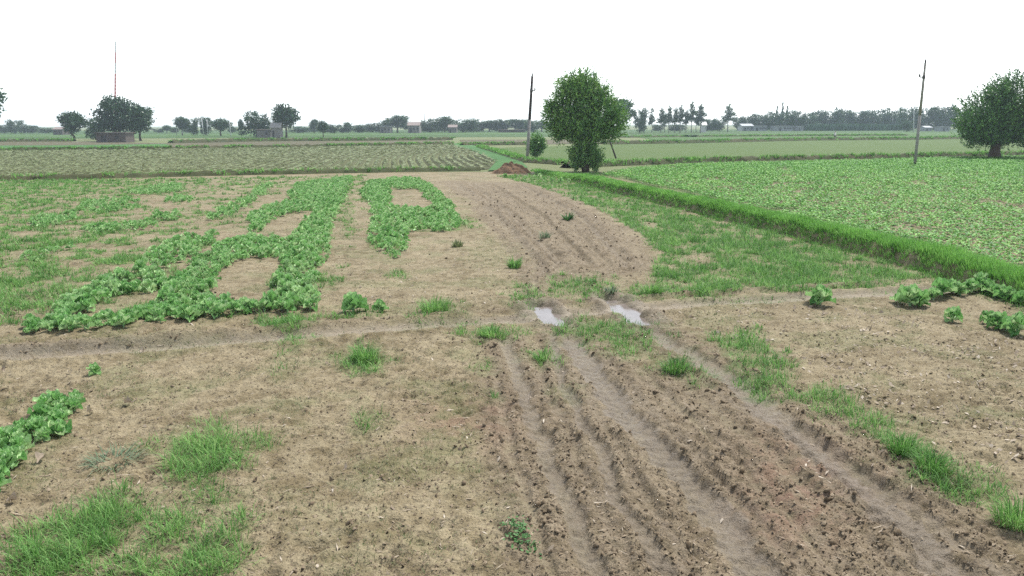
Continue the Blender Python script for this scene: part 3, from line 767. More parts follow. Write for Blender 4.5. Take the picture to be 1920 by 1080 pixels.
# grass by area
x, y, r = sample_ground(260000, 4.8, 60, 11)
d = grass_density(x, y)
k = (r.random(len(x)) < d * np.where(y < 13, 0.24, np.where(y < 18, 0.42, 0.62)))
x, y, d = x[k], y[k], d[k]
md = inpoly(x, y, MEADOW)
hh = (0.06 + 0.13 * d) * r.uniform(0.6, 1.5, len(x))
green = (d > 0.22 + 0.12 * r.random(len(x)))
fg = y < 12.5
left = (~md) & (~fg)
for nm, mk, lab, nb in (('grass', md & green, 'lush green meadow grass between the ruts and the grassy bund', 7),
                        ('grass', left & green & (x < 0), 'patchy green grass and weeds in the planted plot', 7),
                        ('grass', left & green & (x >= 0), 'thin grass round the puddles and the crossing', 7),
                        ('grass', fg & green & (x < -1), 'bright green grass patches in the left foreground', 9),
                        ('grass', fg & green & (x >= -1), 'scattered grass along the foreground ruts', 8),
                        ('dry_grass', ~green, 'thin olive and straw coloured weeds on the bare soil', 5)):
    if mk.sum() == 0: continue
    br = 'bright' in lab
    me = grass_mesh(nm, x[mk], y[mk], hh[mk] * (0.6 if nm == 'dry_grass' else (1.2 if br else 1)), nb, M['drygrass' if nm == 'dry_grass' else 'grass'], 0.055, 0.9 if br else 1.0, int(mk.sum()) % 1000, (0.15, 1.15) if br else (0.15, 0.85))
    tag(obj(nm, me), lab, 'grass', kind='stuff')
# sparse dry weeds anywhere on the soil
x, y, r = sample_ground(34000, 4.8, 34, 12)
k = (fbm(x * 0.8, y * 0.8, 3, 99) + 0.45 * r.random(len(x)) + 0.35 * inpoly(x, y, LITTER_MID) > 0.22) & ~inpoly(x, y, BEAN)
_, wt, rg, _, _ = ground_fields(x, y)
k &= (wt < 0.2) & (rg < 0.3)
x, y = x[k], y[k]
me = grass_mesh('dry_weeds', x, y, r.uniform(0.025, 0.075, len(x)), 4, M['drygrass'], 0.06, 0.8, 31, (0.3, 1.2))
tag(obj('dry_weeds', me), 'tiny withered weeds dotted over the bare soil', 'weeds', kind='stuff')

# the bund
def build_bund_grass():
    ln = BUND; seg = np.hypot(*(ln[1:] - ln[:-1]).T); cum = np.concatenate([[0], np.cumsum(seg)])
    r = np.random.default_rng(5); n = 26000
    # denser on the near end
    t = cum[-1] * r.random(n) ** 0.62
    cx, cy = np.interp(t, cum, ln[:, 0]), np.interp(t, cum, ln[:, 1])
    off = np.clip(r.normal(0, 0.29, n), -0.62, 0.62)
    ang = np.arctan2(np.interp(t + 0.5, cum, ln[:, 1]) - np.interp(t - 0.5, cum, ln[:, 1]), np.interp(t + 0.5, cum, ln[:, 0]) - np.interp(t - 0.5, cum, ln[:, 0]))
    x, y = cx - np.sin(ang) * off, cy + np.cos(ang) * off
    hh = r.uniform(0.12, 0.27, n) * (1 + 0.35 * pn(t * 0.7, t * 0, 4)) * np.exp(-(off / 0.8) ** 2)
    me = grass_mesh('bund_grass', x, y, hh, 7, M['bundgrass'], 0.05, 0.9, 6, (0.05, 0.55))
    tag(obj('bund_grass', me), 'thick fine grass covering the raised bund beside the bean field', 'grass', kind='stuff')
build_bund_grass()

def build_bank_grass():
    r = np.random.default_rng(15); A = []
    for P, w, h, z0 in BANK_LINES:
        L = np.hypot(*(P[-1] - P[0])); n = int(min(2600, L * (7 if P[:, 1].mean() < 75 else 14))); i = r.integers(0, len(P), n)
        clump = pn(i * 0.11, i * 0 + w * 7, 8)
        keep = clump > -0.25; i = i[keep]; n = len(i)
        off = r.normal(0, 0.4 * w, n)
        A.append(np.c_[P[i, 0] + r.normal(0, 0.3, n), P[i, 1] + off, z0 + h * 0.8 * np.exp(-(off / (0.7 * w)) ** 2), np.full(n, 0.22 + 0.25 * h) * r.uniform(0.6, 1.4, n)])
    A = np.concatenate(A); k = 5
    B = np.repeat(A, k, 0); n = len(B)
    an = r.uniform(0, 2 * math.pi, n)
    v, f4, f3, t = blades(B[:, 0] + r.normal(0, .1, n), B[:, 1] + r.normal(0, .1, n), B[:, 2], B[:, 3], np.maximum(0.03, 0.0009 * B[:, 1]), r.random(n) * 0.7, r.uniform(0, .7, n), an, r.uniform(.2, .8, n))
    tag(obj('bank_grass', mesh_np('bank_grass', v, [f4, f3], M['bundgrass'], dict(tint=t))), 'tufted grass growing on the low field banks', 'grass', kind='stuff')
build_bank_grass()

# single grass tufts that stand alone
def tuft(px, py, wpx, hpx, label, mat='grass', nb=150, lean=(0.1, 0.8), name='grass_tuft', cat='grass tuft', seed=0, wide=1.0):
    (x0, y0), = gp([(px, py)])
    sc = math.hypot(y0, 3.6) / FPX
    r = np.random.default_rng(seed + int(px))
    n = nb; rad = wpx * 0.5 * sc
    a = r.uniform(0, 2 * math.pi, n); q = np.sqrt(r.random(n)) * rad * 0.8
    x, y = x0 + np.cos(a) * q, y0 + np.sin(a) * q
    z = hgt(x, y) - 0.01
    L = hpx * sc * r.uniform(0.6, 1.3, n) * (1.25 - 0.5 * q / rad)
    z0 = float(hgt([x0], [y0])[0])
    dist = y0
    v, f4, f3, t = blades(x - x0, y - y0, z - z0, L, np.maximum(0.008, 0.0009 * dist) * wide * r.uniform(0.7, 1.3, n),
                          r.uniform(0.1, 0.95, n), r.uniform(*lean, n), a + r.normal(0, 0.6, n), r.uniform(0.2, 0.9, n))
    o = obj(name, mesh_np(name, v, [f4, f3], M[mat], dict(tint=t)), None, (x0, y0, z0))
    return tag(o, label, cat)

tuft(815, 584, 62, 30, 'round grass tuft on the track edge right of the dark cabbage', nb=260)
tuft(922, 632, 66, 20, 'low wide grass tuft left of the left puddle', nb=260)
tuft(1266, 696, 62, 26, 'bright grass tuft between the foreground ruts and the weed strip', nb=240)
tuft(1222, 551, 55, 24, 'grass tuft just behind the right puddle', nb=220)
tuft(965, 502, 26, 22, 'small leafy weed tuft beside the pale rut above the crossing', 'grass', 90, wide=1.6)
tuft(1690, 848, 64, 42, 'tall bright grass tuft, first of the pair by the right rut', nb=300)
tuft(1748, 882, 70, 40, 'bright grass tuft, lower of the pair by the right rut', nb=300)
tuft(1905, 985, 80, 55, 'bright grass tuft at the right edge of the foreground', nb=320)
tuft(684, 672, 62, 30, 'flat grass tuft below the track, under the dark cabbage', nb=280)
tuft(1016, 676, 40, 20, 'small grass tuft at the head of the foreground ruts', nb=120)
tuft(215, 862, 95, 40, 'grey green spiky weed with flat radiating leaves', 'greygrass', 130, (0.85, 1.35), 'spiky_weed', 'weed', wide=1.3)
tuft(1800, 915, 40, 22, 'small weed tuft on the bank at lower right', 'drygrass', 90)
tuft(1065, 412, 20, 16, 'small dark weed in the furrowed strip', 'weed', 60, wide=2.0)
tuft(1022, 448, 22, 18, 'grey weed on the rut in the furrowed strip', 'greygrass', 60)
tuft(858, 462, 26, 14, 'low olive weed right of the square figure', 'drygrass', 60, wide=1.4)
tuft(1145, 552, 30, 14, 'pale weed above the right puddle', 'greygrass', 70, wide=1.6)

# ------------------------------------------------------------------ leafy plants
def leaf_mesh(seed, L=0.185, Wd=0.145, nt=7, ns=5):
    r = random.Random(seed)
    V = []; rib = []
    curl = r.uniform(0.25, 0.6); wav = r.uniform(0.016, 0.034); ph = r.uniform(0, 6)
    for i in range(nt):
        t = i / (nt - 1)
        if t < 0.2: w = 0.010 + 0.02 * t
        else:
            q = (t - 0.2) / 0.8
            w = Wd / 2 * (math.sin(math.pi * min(1, q * 0.86 + 0.12)) ** 0.62) * (1 - 0.15 * q)
            w = max(w, 0.012)
        xx = L * (t - 0.22 * curl * t * t); zz = L * (0.32 * t - curl * t * t * 0.75)
        for j in range(ns):
            s = -1 + 2 * j / (ns - 1)
            cup = 0.055 * s * s * min(1, t * 2) + wav * math.sin(ph + 7 * t + 3 * s) * abs(s) * (1 if t > 0.2 else 0)
            jit = 1 + 0.16 * math.sin(ph * 2 + 11 * t)
            V.append((xx, s * w * jit, zz + cup)); rib.append(abs(s))
    F = [(i * ns + j, (i + 1) * ns + j, (i + 1) * ns + j + 1, i * ns + j + 1) for i in range(nt - 1) for j in range(ns - 1)]
    return np.array(V), np.array(F), np.array(rib)

LEAF = [leaf_mesh(s) for s in range(5)]
LEAFLO = [leaf_mesh(s + 20, 0.165, 0.125, nt=5, ns=3) for s in range(5)]
LEAFFAR = [leaf_mesh(s + 40, 0.175, 0.13, nt=4, ns=3) for s in range(5)]
LEAFME = [mesh_np('leaf', v, f, M['leaf'], dict(rib=rb, tint=np.full(len(v), (0.0, 0.25, 0.5, 0.75, 1.0)[i])), True) for i, (v, f, rb) in enumerate(LEAF)]

def leaf_poses(seed, n=13):
    """pose of each leaf in one plant: outer leaves low and large, inner ones upright and small"""
    r = random.Random(seed); out = []
    for k in range(n):
        q = k / (n - 1)
        az = k * 2.399 + r.uniform(-0.4, 0.4)
        up = math.radians(-2 + 66 * q + r.uniform(-9, 9))
        s = (1.0 - 0.45 * q) * r.uniform(0.85, 1.15)
        zb = 0.015 + 0.085 * q + 0.02 * r.random()
        Mx = Matrix.Translation((0.015 * math.cos(az), 0.015 * math.sin(az), zb)) @ Matrix.Rotation(az, 4, 'Z') @ Matrix.Rotation(-up, 4, 'Y') @ Matrix.Rotation(r.uniform(-0.35, 0.35), 4, 'X') @ Matrix.Scale(s, 4)
        out.append((Mx, r.randrange(5)))
    return out

def plant_arrays(seed, n, leaves):
    V = []; F = []; R = []; T = []; c = 0; rr = random.Random(seed + 900)
    for Mx, k in leaf_poses(seed, n):
        v, f, rb = leaves[k]; m = np.array(Mx); T.append(np.full(len(v), rr.choice([0.0, 0.2, 0.45, 0.7, 1.0, 1.3])))
        V.append(v @ m[:3, :3].T + m[:3, 3]); F.append(f + c); R.append(rb); c += len(v)
    return np.concatenate(V) * np.array([1, 1, 1.25]), np.concatenate(F), np.concatenate(R), np.concatenate(T)

PLANT = [plant_arrays(s, 14, LEAFLO) for s in range(8)]
PLANTFAR = [plant_arrays(s + 8, 11, LEAFFAR) for s in range(8)]
PLANTME = [mesh_np('cabbage_plant', v, f, M['leaf'], dict(rib=rb, tint=t), True) for v, f, rb, t in PLANT]
STALK = MB(); STALK.tube([(0, 0, -0.03), (0.003, 0.002, 0.06), (0, 0, 0.15)], [0.014, 0.013, 0.006], 6)
STALKME = STALK.mesh('stalk', M['leaf'])
PLANTS = [0]

def leafy_plant(x, y, sc, label, group, seed, rz=None, n=16):
    """a plant whose stalk and leaves are parts of their own"""
    z = float(hgt([x], [y])[0])
    t = empty('cabbage_plant', (x, y, z), rz if rz is not None else random.uniform(0, 6.28))
    t.scale = (sc, sc, sc * 1.2)
    tag(t, label, 'cabbage plant', group)
    obj('stalk', STALKME, t)
    for Mx, k in leaf_poses(seed, n):
        o = obj('leaf', LEAFME[k], t); o.matrix_basis = Mx
    return t

def whole_plant(x, y, sc, label, group):
    z = float(hgt([x], [y])[0])
    o = bpy.data.objects.new('cabbage_plant', random.choice(PLANTME)); C.objects.link(o)
    o.location = (x, y, z); o.rotation_euler = (random.uniform(-.12, .12), random.uniform(-.12, .12), random.uniform(0, 6.28))
    o.scale = (sc, sc, sc * random.uniform(0.85, 1.2))
    return tag(o, label, 'cabbage plant', group)

def fill_poly(poly, step, seed, jit=0.3):
    r = np.random.default_rng(seed)
    lo, hi = poly.min(0), poly.max(0)
    gx, gy = np.meshgrid(np.arange(lo[0], hi[0] + step, step), np.arange(lo[1], hi[1] + step, step * 0.88))
    gx = gx + (np.arange(gx.shape[0]) % 2)[:, None] * step / 2
    x = gx.ravel() + r.uniform(-jit, jit, gx.size) * step; y = gy.ravel() + r.uniform(-jit, jit, gx.size) * step
    m = inpoly(x + 0.16 * pn(x * 1.9, y * 1.9, seed) , y + 0.15 * pn(x * 1.7, y * 1.7, seed + 3), poly)
    return np.c_[x[m], y[m]]

spots = []
for bi, (bn, pts) in enumerate(BANDS.items()):
    P = gp(pts)
    near = P[:, 1].mean()
    step = 0.25 if near < 22 else 0.30
    sparse = 0.62 if bn in ('faint clump in the weeds', 'thin broken row left of the top block', 'ragged patch at the far left of the plot') else 1.0
    for (x, y) in fill_poly(P, step, 100 + bi, 0.42):
        if random.random() < sparse * 0.96: spots.append((y, x, bn, step))
spots.sort()
rest = {}
for i, (y, x, bn, step) in enumerate(spots):
    sc = random.choice([0.6, 0.8, 0.95, 1.05, 1.2]) * random.uniform(0.9, 1.1) * (1.0 if y < 18 else 0.85) * (0.85 if 'weeds' in bn or 'ragged' in bn else 1)
    px_, py_ = proj(np.array([x]), np.array([y])); px_, py_ = float(px_[0]), float(py_[0])
    bb = np.array(BANDS[bn], float); lo_, hi_ = bb.min(0), bb.max(0)
    if len([q for q in spots if q[2] == bn]) > 14:
        if bn.startswith('front bar'): u_ = (px_ - lo_[0]) / (hi_[0] - lo_[0]); wd = ('left tip', 'left part', 'middle', 'right half', 'right corner')
        else: u_ = 1 - (py_ - lo_[1]) / (hi_[1] - lo_[1]); wd = ('near end', 'near half', 'middle', 'far half', 'far end')
        wd = wd[int(min(4, max(0, u_ * 5)))] + ' of the '
    else: wd = ''
    lab = 'cabbage plant in the ' + wd + bn; grp = 'cabbage plants of the ' + bn
    if i < 75 and y < 17.5: leafy_plant(x, y, sc, lab, grp, i % 9)
    elif i < 290: whole_plant(x, y, sc * 1.05, lab, grp)
    else: rest.setdefault(0, []).append((x, y, sc * 1.08))
print('PLANT SPOTS', len(spots), 'stuff', len(rest.get(0, [])))
if rest:
    V = []; F = []; R = []; T = []; c = 0
    A = np.array(rest[0]); zz = hgt(A[:, 0], A[:, 1])
    for (x, y, s), z in zip(A, zz):
        v, f, rb, tt = (PLANT if y < 22 else PLANTFAR)[random.randrange(8)]; T.append(np.clip(tt + random.uniform(-.3, .3), 0, 1.4)); a = random.uniform(0, 6.28); ca, sa = math.cos(a), math.sin(a)
        V.append(np.c_[(v[:, 0] * ca - v[:, 1] * sa) * s + x, (v[:, 0] * sa + v[:, 1] * ca) * s + y, v[:, 2] * s + z]); F.append(f + c); R.append(rb); c += len(v)
    me = mesh_np('cabbage_plants', np.concatenate(V), np.concatenate(F), M['leaf'], dict(rib=np.concatenate(R), tint=np.concatenate(T)), True)
    tag(obj('cabbage_plants', me), 'cabbage plants of the far bands of the planted figures', 'crop', kind='stuff')

rp = gp(ROW)
for i, (x, y) in enumerate(fill_poly(rp, 0.215, 300, 0.28)):
    u_ = (y - rp[:, 1].min()) / (rp[:, 1].max() - rp[:, 1].min())
    wd = ('cut by the left picture edge, in', 'beside the yellowed fallen leaf, in', 'in the middle of', 'in the far half of', 'at the far tip of')[int(min(4, u_ * 5))]
    leafy_plant(x, y, random.uniform(0.68, 0.98), 'pale green cabbage plant ' + wd + ' the short foreground row', 'cabbages in the short foreground row', i % 9)

SINGLES = [
    (662, 583, 1.25, 'dark cabbage plant alone on the track edge, right of the figure'), (712, 580, 0.75, 'small cabbage plant beside the dark one on the track edge'),
    (1537, 572, 1.25, 'dark leafy cabbage alone at the right end of the track'),
    (1706, 572, 1.35, 'big pale cabbage at the left end of the right hand clump'), (1766, 556, 1.2, 'cabbage second from the left in the right hand clump'),
    (1800, 556, 0.85, 'small cabbage in the middle of the right hand clump'), (1838, 546, 1.2, 'cabbage standing highest in the right hand clump'),
    (1866, 558, 0.95, 'cabbage right of the highest one in the right hand clump'), (1897, 566, 0.9, 'cabbage at the right end of the right hand clump'),
    (1786, 604, 0.85, 'small cabbage alone below the right hand clump'), (1866, 616, 0.95, 'left cabbage of the pair at the right picture edge'),
    (1905, 630, 1.1, 'right cabbage of the pair at the right picture edge'), (178, 700, 0.55, 'tiny cabbage on the soil above the short foreground row'),
    (1688, 566, 0.85, 'small cabbage at the very left of the right hand clump'), (1726, 572, 0.95, 'low cabbage between the big pale one and the second of the clump'), (1750, 562, 0.8, 'small cabbage tucked left of the second in the right hand clump'),
    (1784, 552, 0.95, 'cabbage behind the small middle one of the right hand clump'), (1818, 550, 0.9, 'cabbage left of the highest one in the right hand clump'), (1852, 550, 1.05, 'tall cabbage close against the highest one of the clump'),
    (1882, 564, 0.9, 'low cabbage in front of the bund at the right picture edge'), (1914, 572, 0.9, 'cabbage cut by the right picture edge in front of the bund'), (1886, 622, 0.8, 'small cabbage between the pair at the right picture edge'), (1850, 606, 0.7, 'tiny cabbage left of the pair at the right picture edge'),
    (947, 333, 0.9, 'tiny leafy plant in front of the earth heap'),
]
for i, (px, py, s, lab) in enumerate(SINGLES):
    (x, y), = gp([(px, py)])
    leafy_plant(x, y, s * 1.3, lab, None, 20 + i, n=22)
for i, (px, py) in enumerate([(985, 338), (1003, 336), (1020, 339), (1036, 341), (1052, 343), (1066, 343), (1012, 332)]):
    (x, y), = gp([(px, py)])
    whole_plant(x, y, 1.25, 'low leafy plant in the patch right of the earth heap', 'leafy plants right of the earth heap')

def low_weed():
    """dark round-leaved weed at the bottom of the picture"""
    r = np.random.default_rng(44); V = []; F3 = []; T = []
    (x0, y0), = gp([(990, 1040)])
    (xa, ya), = gp([(960, 985)])
    z0 = float(hgt([x0], [y0])[0]); n = 260
    t = r.random(n) ** 0.8
    x = x0 + (xa - x0) * t + r.normal(0, 0.065, n); y = y0 + (ya - y0) * t + r.normal(0, 0.055, n)
    z = hgt(x, y) + r.uniform(0.005, 0.045, n)
    k = 6; th = np.arange(k) * 2 * math.pi / k
    for i in range(n):
        s = r.uniform(0.007, 0.017); nx, ny = r.normal(0, 0.45, 2)
        c = np.array([x[i] - x0, y[i] - y0, z[i] - z0])
        ring = np.c_[np.cos(th) * s, np.sin(th) * s * 0.75, np.zeros(k)]; ring[:, 2] = ring[:, 0] * nx + ring[:, 1] * ny
        a = r.uniform(0, 6.28); ring[:, :2] = ring[:, :2] @ np.array([[math.cos(a), -math.sin(a)], [math.sin(a), math.cos(a)]])
        V.append(ring + c); F3.append(np.arange(k) + i * k); T += [r.random()] * k
    me = mesh_np('round_leaved_weed', np.concatenate(V), np.array(F3), M['weed'], dict(tint=np.array(T)))
    tag(obj('round_leaved_weed', me, None, (x0, y0, z0)), 'dark round leaved weed creeping beside the left foreground rut', 'weed', kind='stuff')
low_weed()

# ------------------------------------------------------------------ bean field
def bean_plant(seed):
    r = np.random.default_rng(seed); V = []; F = []
    n = 6
    for k in range(n):
        a = k * 2.4 + r.uniform(-.4, .4); L = r.uniform(0.06, 0.10); w = L * 0.42; q = 0.04 + 0.09 * r.random(); b = 0.012 + 0.03 * r.random()
        ca, sa = math.cos(a), math.sin(a)
        up = r.uniform(-0.25, 0.6)
        pts = [(b, 0, q), (b + L * .5, w, q + L * .5 * up + .012), (b + L, 0, q + L * up - 0.01), (b + L * .5, -w, q + L * .5 * up + .012)]
        V += [(x * ca - y * sa, x * sa + y * ca, z) for x, y, z in pts]; F += [(k * 4, k * 4 + 1, k * 4 + 2), (k * 4, k * 4 + 2, k * 4 + 3)]
    c = len(V)   # stem
    V += [(0.006, 0, -0.03), (-0.004, 0.006, -0.03), (-0.004, -0.006, -0.03), (0, 0, 0.13)]; F += [(c, c + 1, c + 3), (c + 1, c + 2, c + 3), (c + 2, c, c + 3)]
    return np.array(V), np.array(F), np.concatenate([np.repeat(r.choice([0.05, 0.3, 0.5, 0.75, 1.0], n), 4), np.full(4, 0.3)])

BP = [bean_plant(s) for s in range(6)]
def build_beans():
    r = np.random.default_rng(8)
    ex = (at(1920, 530) - at(1270, 360)); ang = math.atan2(ex[1], ex[0])
    c, s = math.cos(ang), math.sin(ang)
    lo, hi = BEAN.min(0), BEAN.max(0)
    u, v_ = np.meshgrid(np.arange(-110, 110, 0.14), np.arange(-110, 110, 0.46))
    u = u + r.normal(0, 0.06, u.shape); v_ = v_ + r.normal(0, 0.05, u.shape)
    o = BEAN.mean(0)
    x = (o[0] + u * c - v_ * s).ravel(); y = (o[1] + u * s + v_ * c).ravel()
    m = (y > 5) & (y < 84) & (x < 0.68 * y + 3)
    x, y = x[m], y[m]
    m = inpoly(x, y, BEAN)
    x, y = x[m], y[m]
    sd, _ = dpoly_box(x, y, BUND, 3.0)
    m = (np.abs(sd) > 0.72) & (r.random(len(x)) < np.where(y > 35, 0.75, 0.95)) & (fbm(x * .35, y * .35, 2, 77) > -0.55)
    x, y = x[m], y[m]
    od = np.argsort(y + np.abs(x) * 0.1); x, y = x[od], y[od]
    z = hgt(x, y)
    mes = [mesh_np('bean_plant', v, f, M['bean'], dict(tint=t)) for v, f, t in BP]
    for i in range(min(290, len(x))):
        q = bpy.data.objects.new('bean_plant', mes[i % 6]); C.objects.link(q)
        sc = r.uniform(0.9, 1.5)
        q.location = (x[i], y[i], z[i]); q.rotation_euler = (0, 0, r.uniform(0, 6.28)); q.scale = (sc, sc, sc)
        tag(q, 'young bean plant at the near end of the bean field behind the bund', 'bean plant', 'young bean plants at the near end of the bean field')
    V = []; F = []; T = []; c0 = 0
    for i in range(290, len(x)):
        v, f, t = BP[r.integers(6)]; a = r.uniform(0, 6.28); ca, sa = math.cos(a), math.sin(a); sc = r.uniform(1.0, 1.6) * (1 + max(0, y[i] - 20) * 0.008)
        V.append(np.c_[(v[:, 0] * ca - v[:, 1] * sa) * sc + x[i], (v[:, 0] * sa + v[:, 1] * ca) * sc + y[i], v[:, 2] * sc + z[i]]); F.append(f + c0)
        T.append(np.clip(t * 0.85 + r.uniform(-0.1, 0.3), 0, 1)); c0 += len(v)
    print('BEANS', len(x))
    me = mesh_np('bean_plants', np.concatenate(V), np.concatenate(F), M['bean'], dict(tint=np.concatenate(T)))
    tag(obj('bean_plants', me), 'rows of young bean plants filling the field behind the bund', 'crop', kind='stuff')
build_beans()

# ------------------------------------------------------------------ clods and litter on the soil
def scatter(name, base_v, base_f, x, y, s, mat, label, cat, dz=0.0, tint=False, tilt=0.5, seed=3):
    r = np.random.default_rng(seed); n = len(x); k = len(base_v)
    a = r.uniform(0, 2 * math.pi, n); tx, ty = r.normal(0, tilt, n), r.normal(0, tilt, n)
    sx, sy, sz = s * r.uniform(.7, 1.3, n), s * r.uniform(.7, 1.3, n), s * r.uniform(.7, 1.3, n)
    bx, by, bz = base_v[:, 0], base_v[:, 1], base_v[:, 2]
    X = bx[None] * sx[:, None]; Y = by[None] * sy[:, None]; Z = bz[None] * sz[:, None]
    X = X + r.normal(0, 0.10, X.shape) * s[:, None]; Y = Y + r.normal(0, 0.10, X.shape) * s[:, None]
    Z = Z + X * tx[:, None] + Y * ty[:, None]
    ca, sa = np.cos(a)[:, None], np.sin(a)[:, None]
    XX = X * ca - Y * sa + x[:, None]; YY = X * sa + Y * ca + y[:, None]; ZZ = Z + (hgt(x, y) + dz)[:, None]
    v = np.stack([XX, YY, ZZ], -1).reshape(-1, 3)
    f = (np.arange(n)[:, None, None] * k + base_f[None]).reshape(-1, base_f.shape[1])
    at_ = dict(tint=np.repeat(r.random(n), k)) if tint else None
    return tag(obj(name, mesh_np(name, v, f, mat, at_)), label, cat, kind='stuff')

OCT_V = np.array([(1, 0, 0), (0, 1, 0), (-1, 0, 0), (0, -1, 0), (0, 0, 0.8), (0, 0, -0.6), (.6, .6, .4), (-.6, .55, .35), (-.55, -.6, .4), (.6, -.55, .45)], float)
OCT_F = np.array([(0, 6, 4), (6, 1, 4), (1, 7, 4), (7, 2, 4), (2, 8, 4), (8, 3, 4), (3, 9, 4), (9, 0, 4), (0, 1, 6), (1, 2, 7), (2, 3, 8), (3, 0, 9), (1, 0, 5), (2, 1, 5), (3, 2, 5), (0, 3, 5)])
x, y, r = sample_ground(90000, 4.8, 45, 21)
_, wt, rg, ar, bn = ground_fields(x, y)
k = (r.random(len(x)) < rg * 0.80 * np.clip(0.6 + 1.2 * fbm(x * 1.3, y * 1.3, 2, 131), 0, 1.4) + 0.035) & (wt < 0.3) & (~bn)
x, y = x[k], y[k]
scatter('soil_clods', OCT_V, OCT_F, x, y, np.exp(np.clip(r.normal(-5.0, 0.68, len(x)), -7, -3.6)) * (1 + y / 40), M['clod'], 'broken dark clods along the ruts and furrows', 'clods', 0.006)
CR_V = np.array([(1, 0, 0), (-.5, .8, .1), (-.6, -.8, 0), (.1, .05, .9)], float); CR_F = np.array([(0, 1, 3), (1, 2, 3), (2, 0, 3)])
x, y, r = sample_ground(120000, 4.8, 17, 24)
_, wt, rg, ar, bn = ground_fields(x, y)
k = (r.random(len(x)) < (0.30 + 0.6 * np.clip(fbm(x * 1.1, y * 1.1, 3, 133), 0, 1) + 0.3 * rg)) & (wt < 0.5)
x, y = x[k], y[k]
scatter('soil_crumbs', CR_V, CR_F, x, y, np.exp(np.clip(r.normal(-4.75, 0.5, len(x)), -6, -3.7)), M['crumb'], 'fine crumbs of dry and damp soil over the foreground', 'soil crumbs', 0.001, True)
FLK_V = np.array([(-1, 0, 0), (0, .45, .12), (1, 0, 0), (0, -.45, .1)], float); FLK_F = np.array([(0, 1, 2, 3)])
x, y, r = sample_ground(60000, 4.8, 30, 22)
lt = inpoly(x, y, LITTER) * np.clip(0.32 + 0.9 * fbm(x * 0.9, y * 0.9, 3, 55), 0.02, 1) + inpoly(x, y, LITTER_MID) * 0.10 + 0.006
k = r.random(len(x)) < lt * 0.9
x, y = x[k], y[k]
scatter('dry_litter', FLK_V, FLK_F, x, y, r.uniform(0.014, 0.048, len(x)), M['litter'], 'pale dry leaf scraps strewn over the right foreground soil', 'litter', 0.012, True)
STW_V = np.array([(-1, 0, 0), (0, .06, .05), (1, 0, 0), (0, -.06, .05)], float)
x, y, r = sample_ground(26000, 4.8, 26, 25)
_, wt, rg, ar, bn = ground_fields(x, y)
k = (r.random(len(x)) < 0.10 + 0.5 * np.clip(fbm(x * 0.7, y * 0.7, 3, 151), 0, 1) + 0.35 * inpoly(x, y, LITTER_MID)) & (wt < 0.4) & (~bn)
x, y = x[k], y[k]
scatter('straw_bits', STW_V, FLK_F, x, y, r.uniform(0.02, 0.065, len(x)), M['litter'], 'thin dry straw bits lying on the bare soil', 'straw', 0.008, True, 0.15)
for i, (px, py, s, lab) in enumerate([(232, 758, .085, 'pale dry leaf on the soil right of the short cabbage row'), (264, 666, .06, 'dry curled leaf on the track left of the middle'),
                                      (8, 699, .08, 'cream dry leaf at the left picture edge'), (175, 775, .06, 'small dry leaf beside the short cabbage row'),
                                      (132, 698, .07, 'brown dry leaf left of the tiny cabbage'), (10, 945, .09, 'dry yellow leaf at the lower left edge'), (70, 872, .11, 'yellowed fallen cabbage leaf under the short row')]):
    (x, y), = gp([(px, py)])
    lv, lf, _ = leaf_mesh(60 + i, s * 1.3, s)
    me = mesh_np('dry_leaf', lv, lf, M['litter'], dict(tint=np.full(len(lv), 0.55 + 0.05 * (i % 5))), True)
    o = obj('dry_leaf', me, None, (x, y, float(hgt([x], [y])[0]) + 0.015)); o.rotation_euler = (0.1, -0.1, i * 1.3)
    tag(o, lab, 'leaf')

# ------------------------------------------------------------------ heap of earth
def build_heap():
    (x0, y0), = gp([(957, 326)])
    sc = y0 / FPX
    r = np.random.default_rng(2)
    nu, nv = 60, 26; V = []; 
    for j in range(nv):
        q = j / (nv - 1)
        for i in range(nu):
            a = 2 * math.pi * i / nu
            rx = 34 * sc * (1 + 0.18 * math.sin(2 * a + 1) + 0.10 * math.sin(5 * a)); ry = 0.9
            xx, yy = math.cos(a) * rx * q, math.sin(a) * ry * q + 0.2
            V.append((xx, yy, 18 * sc * max(0, 1 - q ** 1.5) * (1 + 0.2 * math.sin(3 * a + 2 * q)) - 0.02))
    V = np.array(V)
    V[:, 2] += (0.17 * fbm(V[:, 0] * 2.6, V[:, 1] * 2.6, 4, 5)) * np.clip(V[:, 2] * 4, 0, 1)
    F = np.array([(j * nu + i, j * nu + (i + 1) % nu, (j + 1) * nu + (i + 1) % nu, (j + 1) * nu + i) for j in range(nv - 1) for i in range(nu)])
    t = obj('earth_heap', mesh_np('earth_heap', V, F, M['heap'], None, True), None, (x0, y0 + 0.6, float(hgt([x0], [y0])[0])))
    tag(t, 'heap of reddish brown earth beside the grassy path', 'earth heap')
build_heap()

# ------------------------------------------------------------------ trees
def leaf_cards(c, d, L, W, r, tint=None):
    n = len(c)
    d = d / (np.linalg.norm(d, axis=1)[:, None] + 1e-9)
    o = np.cross(d, r.normal(size=(n, 3))); o /= np.linalg.norm(o, axis=1)[:, None] + 1e-9
    L = np.broadcast_to(L, n)[:, None]; W = np.broadcast_to(W, n)[:, None]
    up = np.cross(o, d) * (L * 0.12)
    v = np.stack([c - d * L * 0.5, c + o * W * 0.5 + up, c + d * L * 0.5, c - o * W * 0.5 + up], 1).reshape(-1, 3)
    t = np.repeat(r.random(n) if tint is None else tint, 4)
    return v, np.arange(n * 4).reshape(n, 4), t

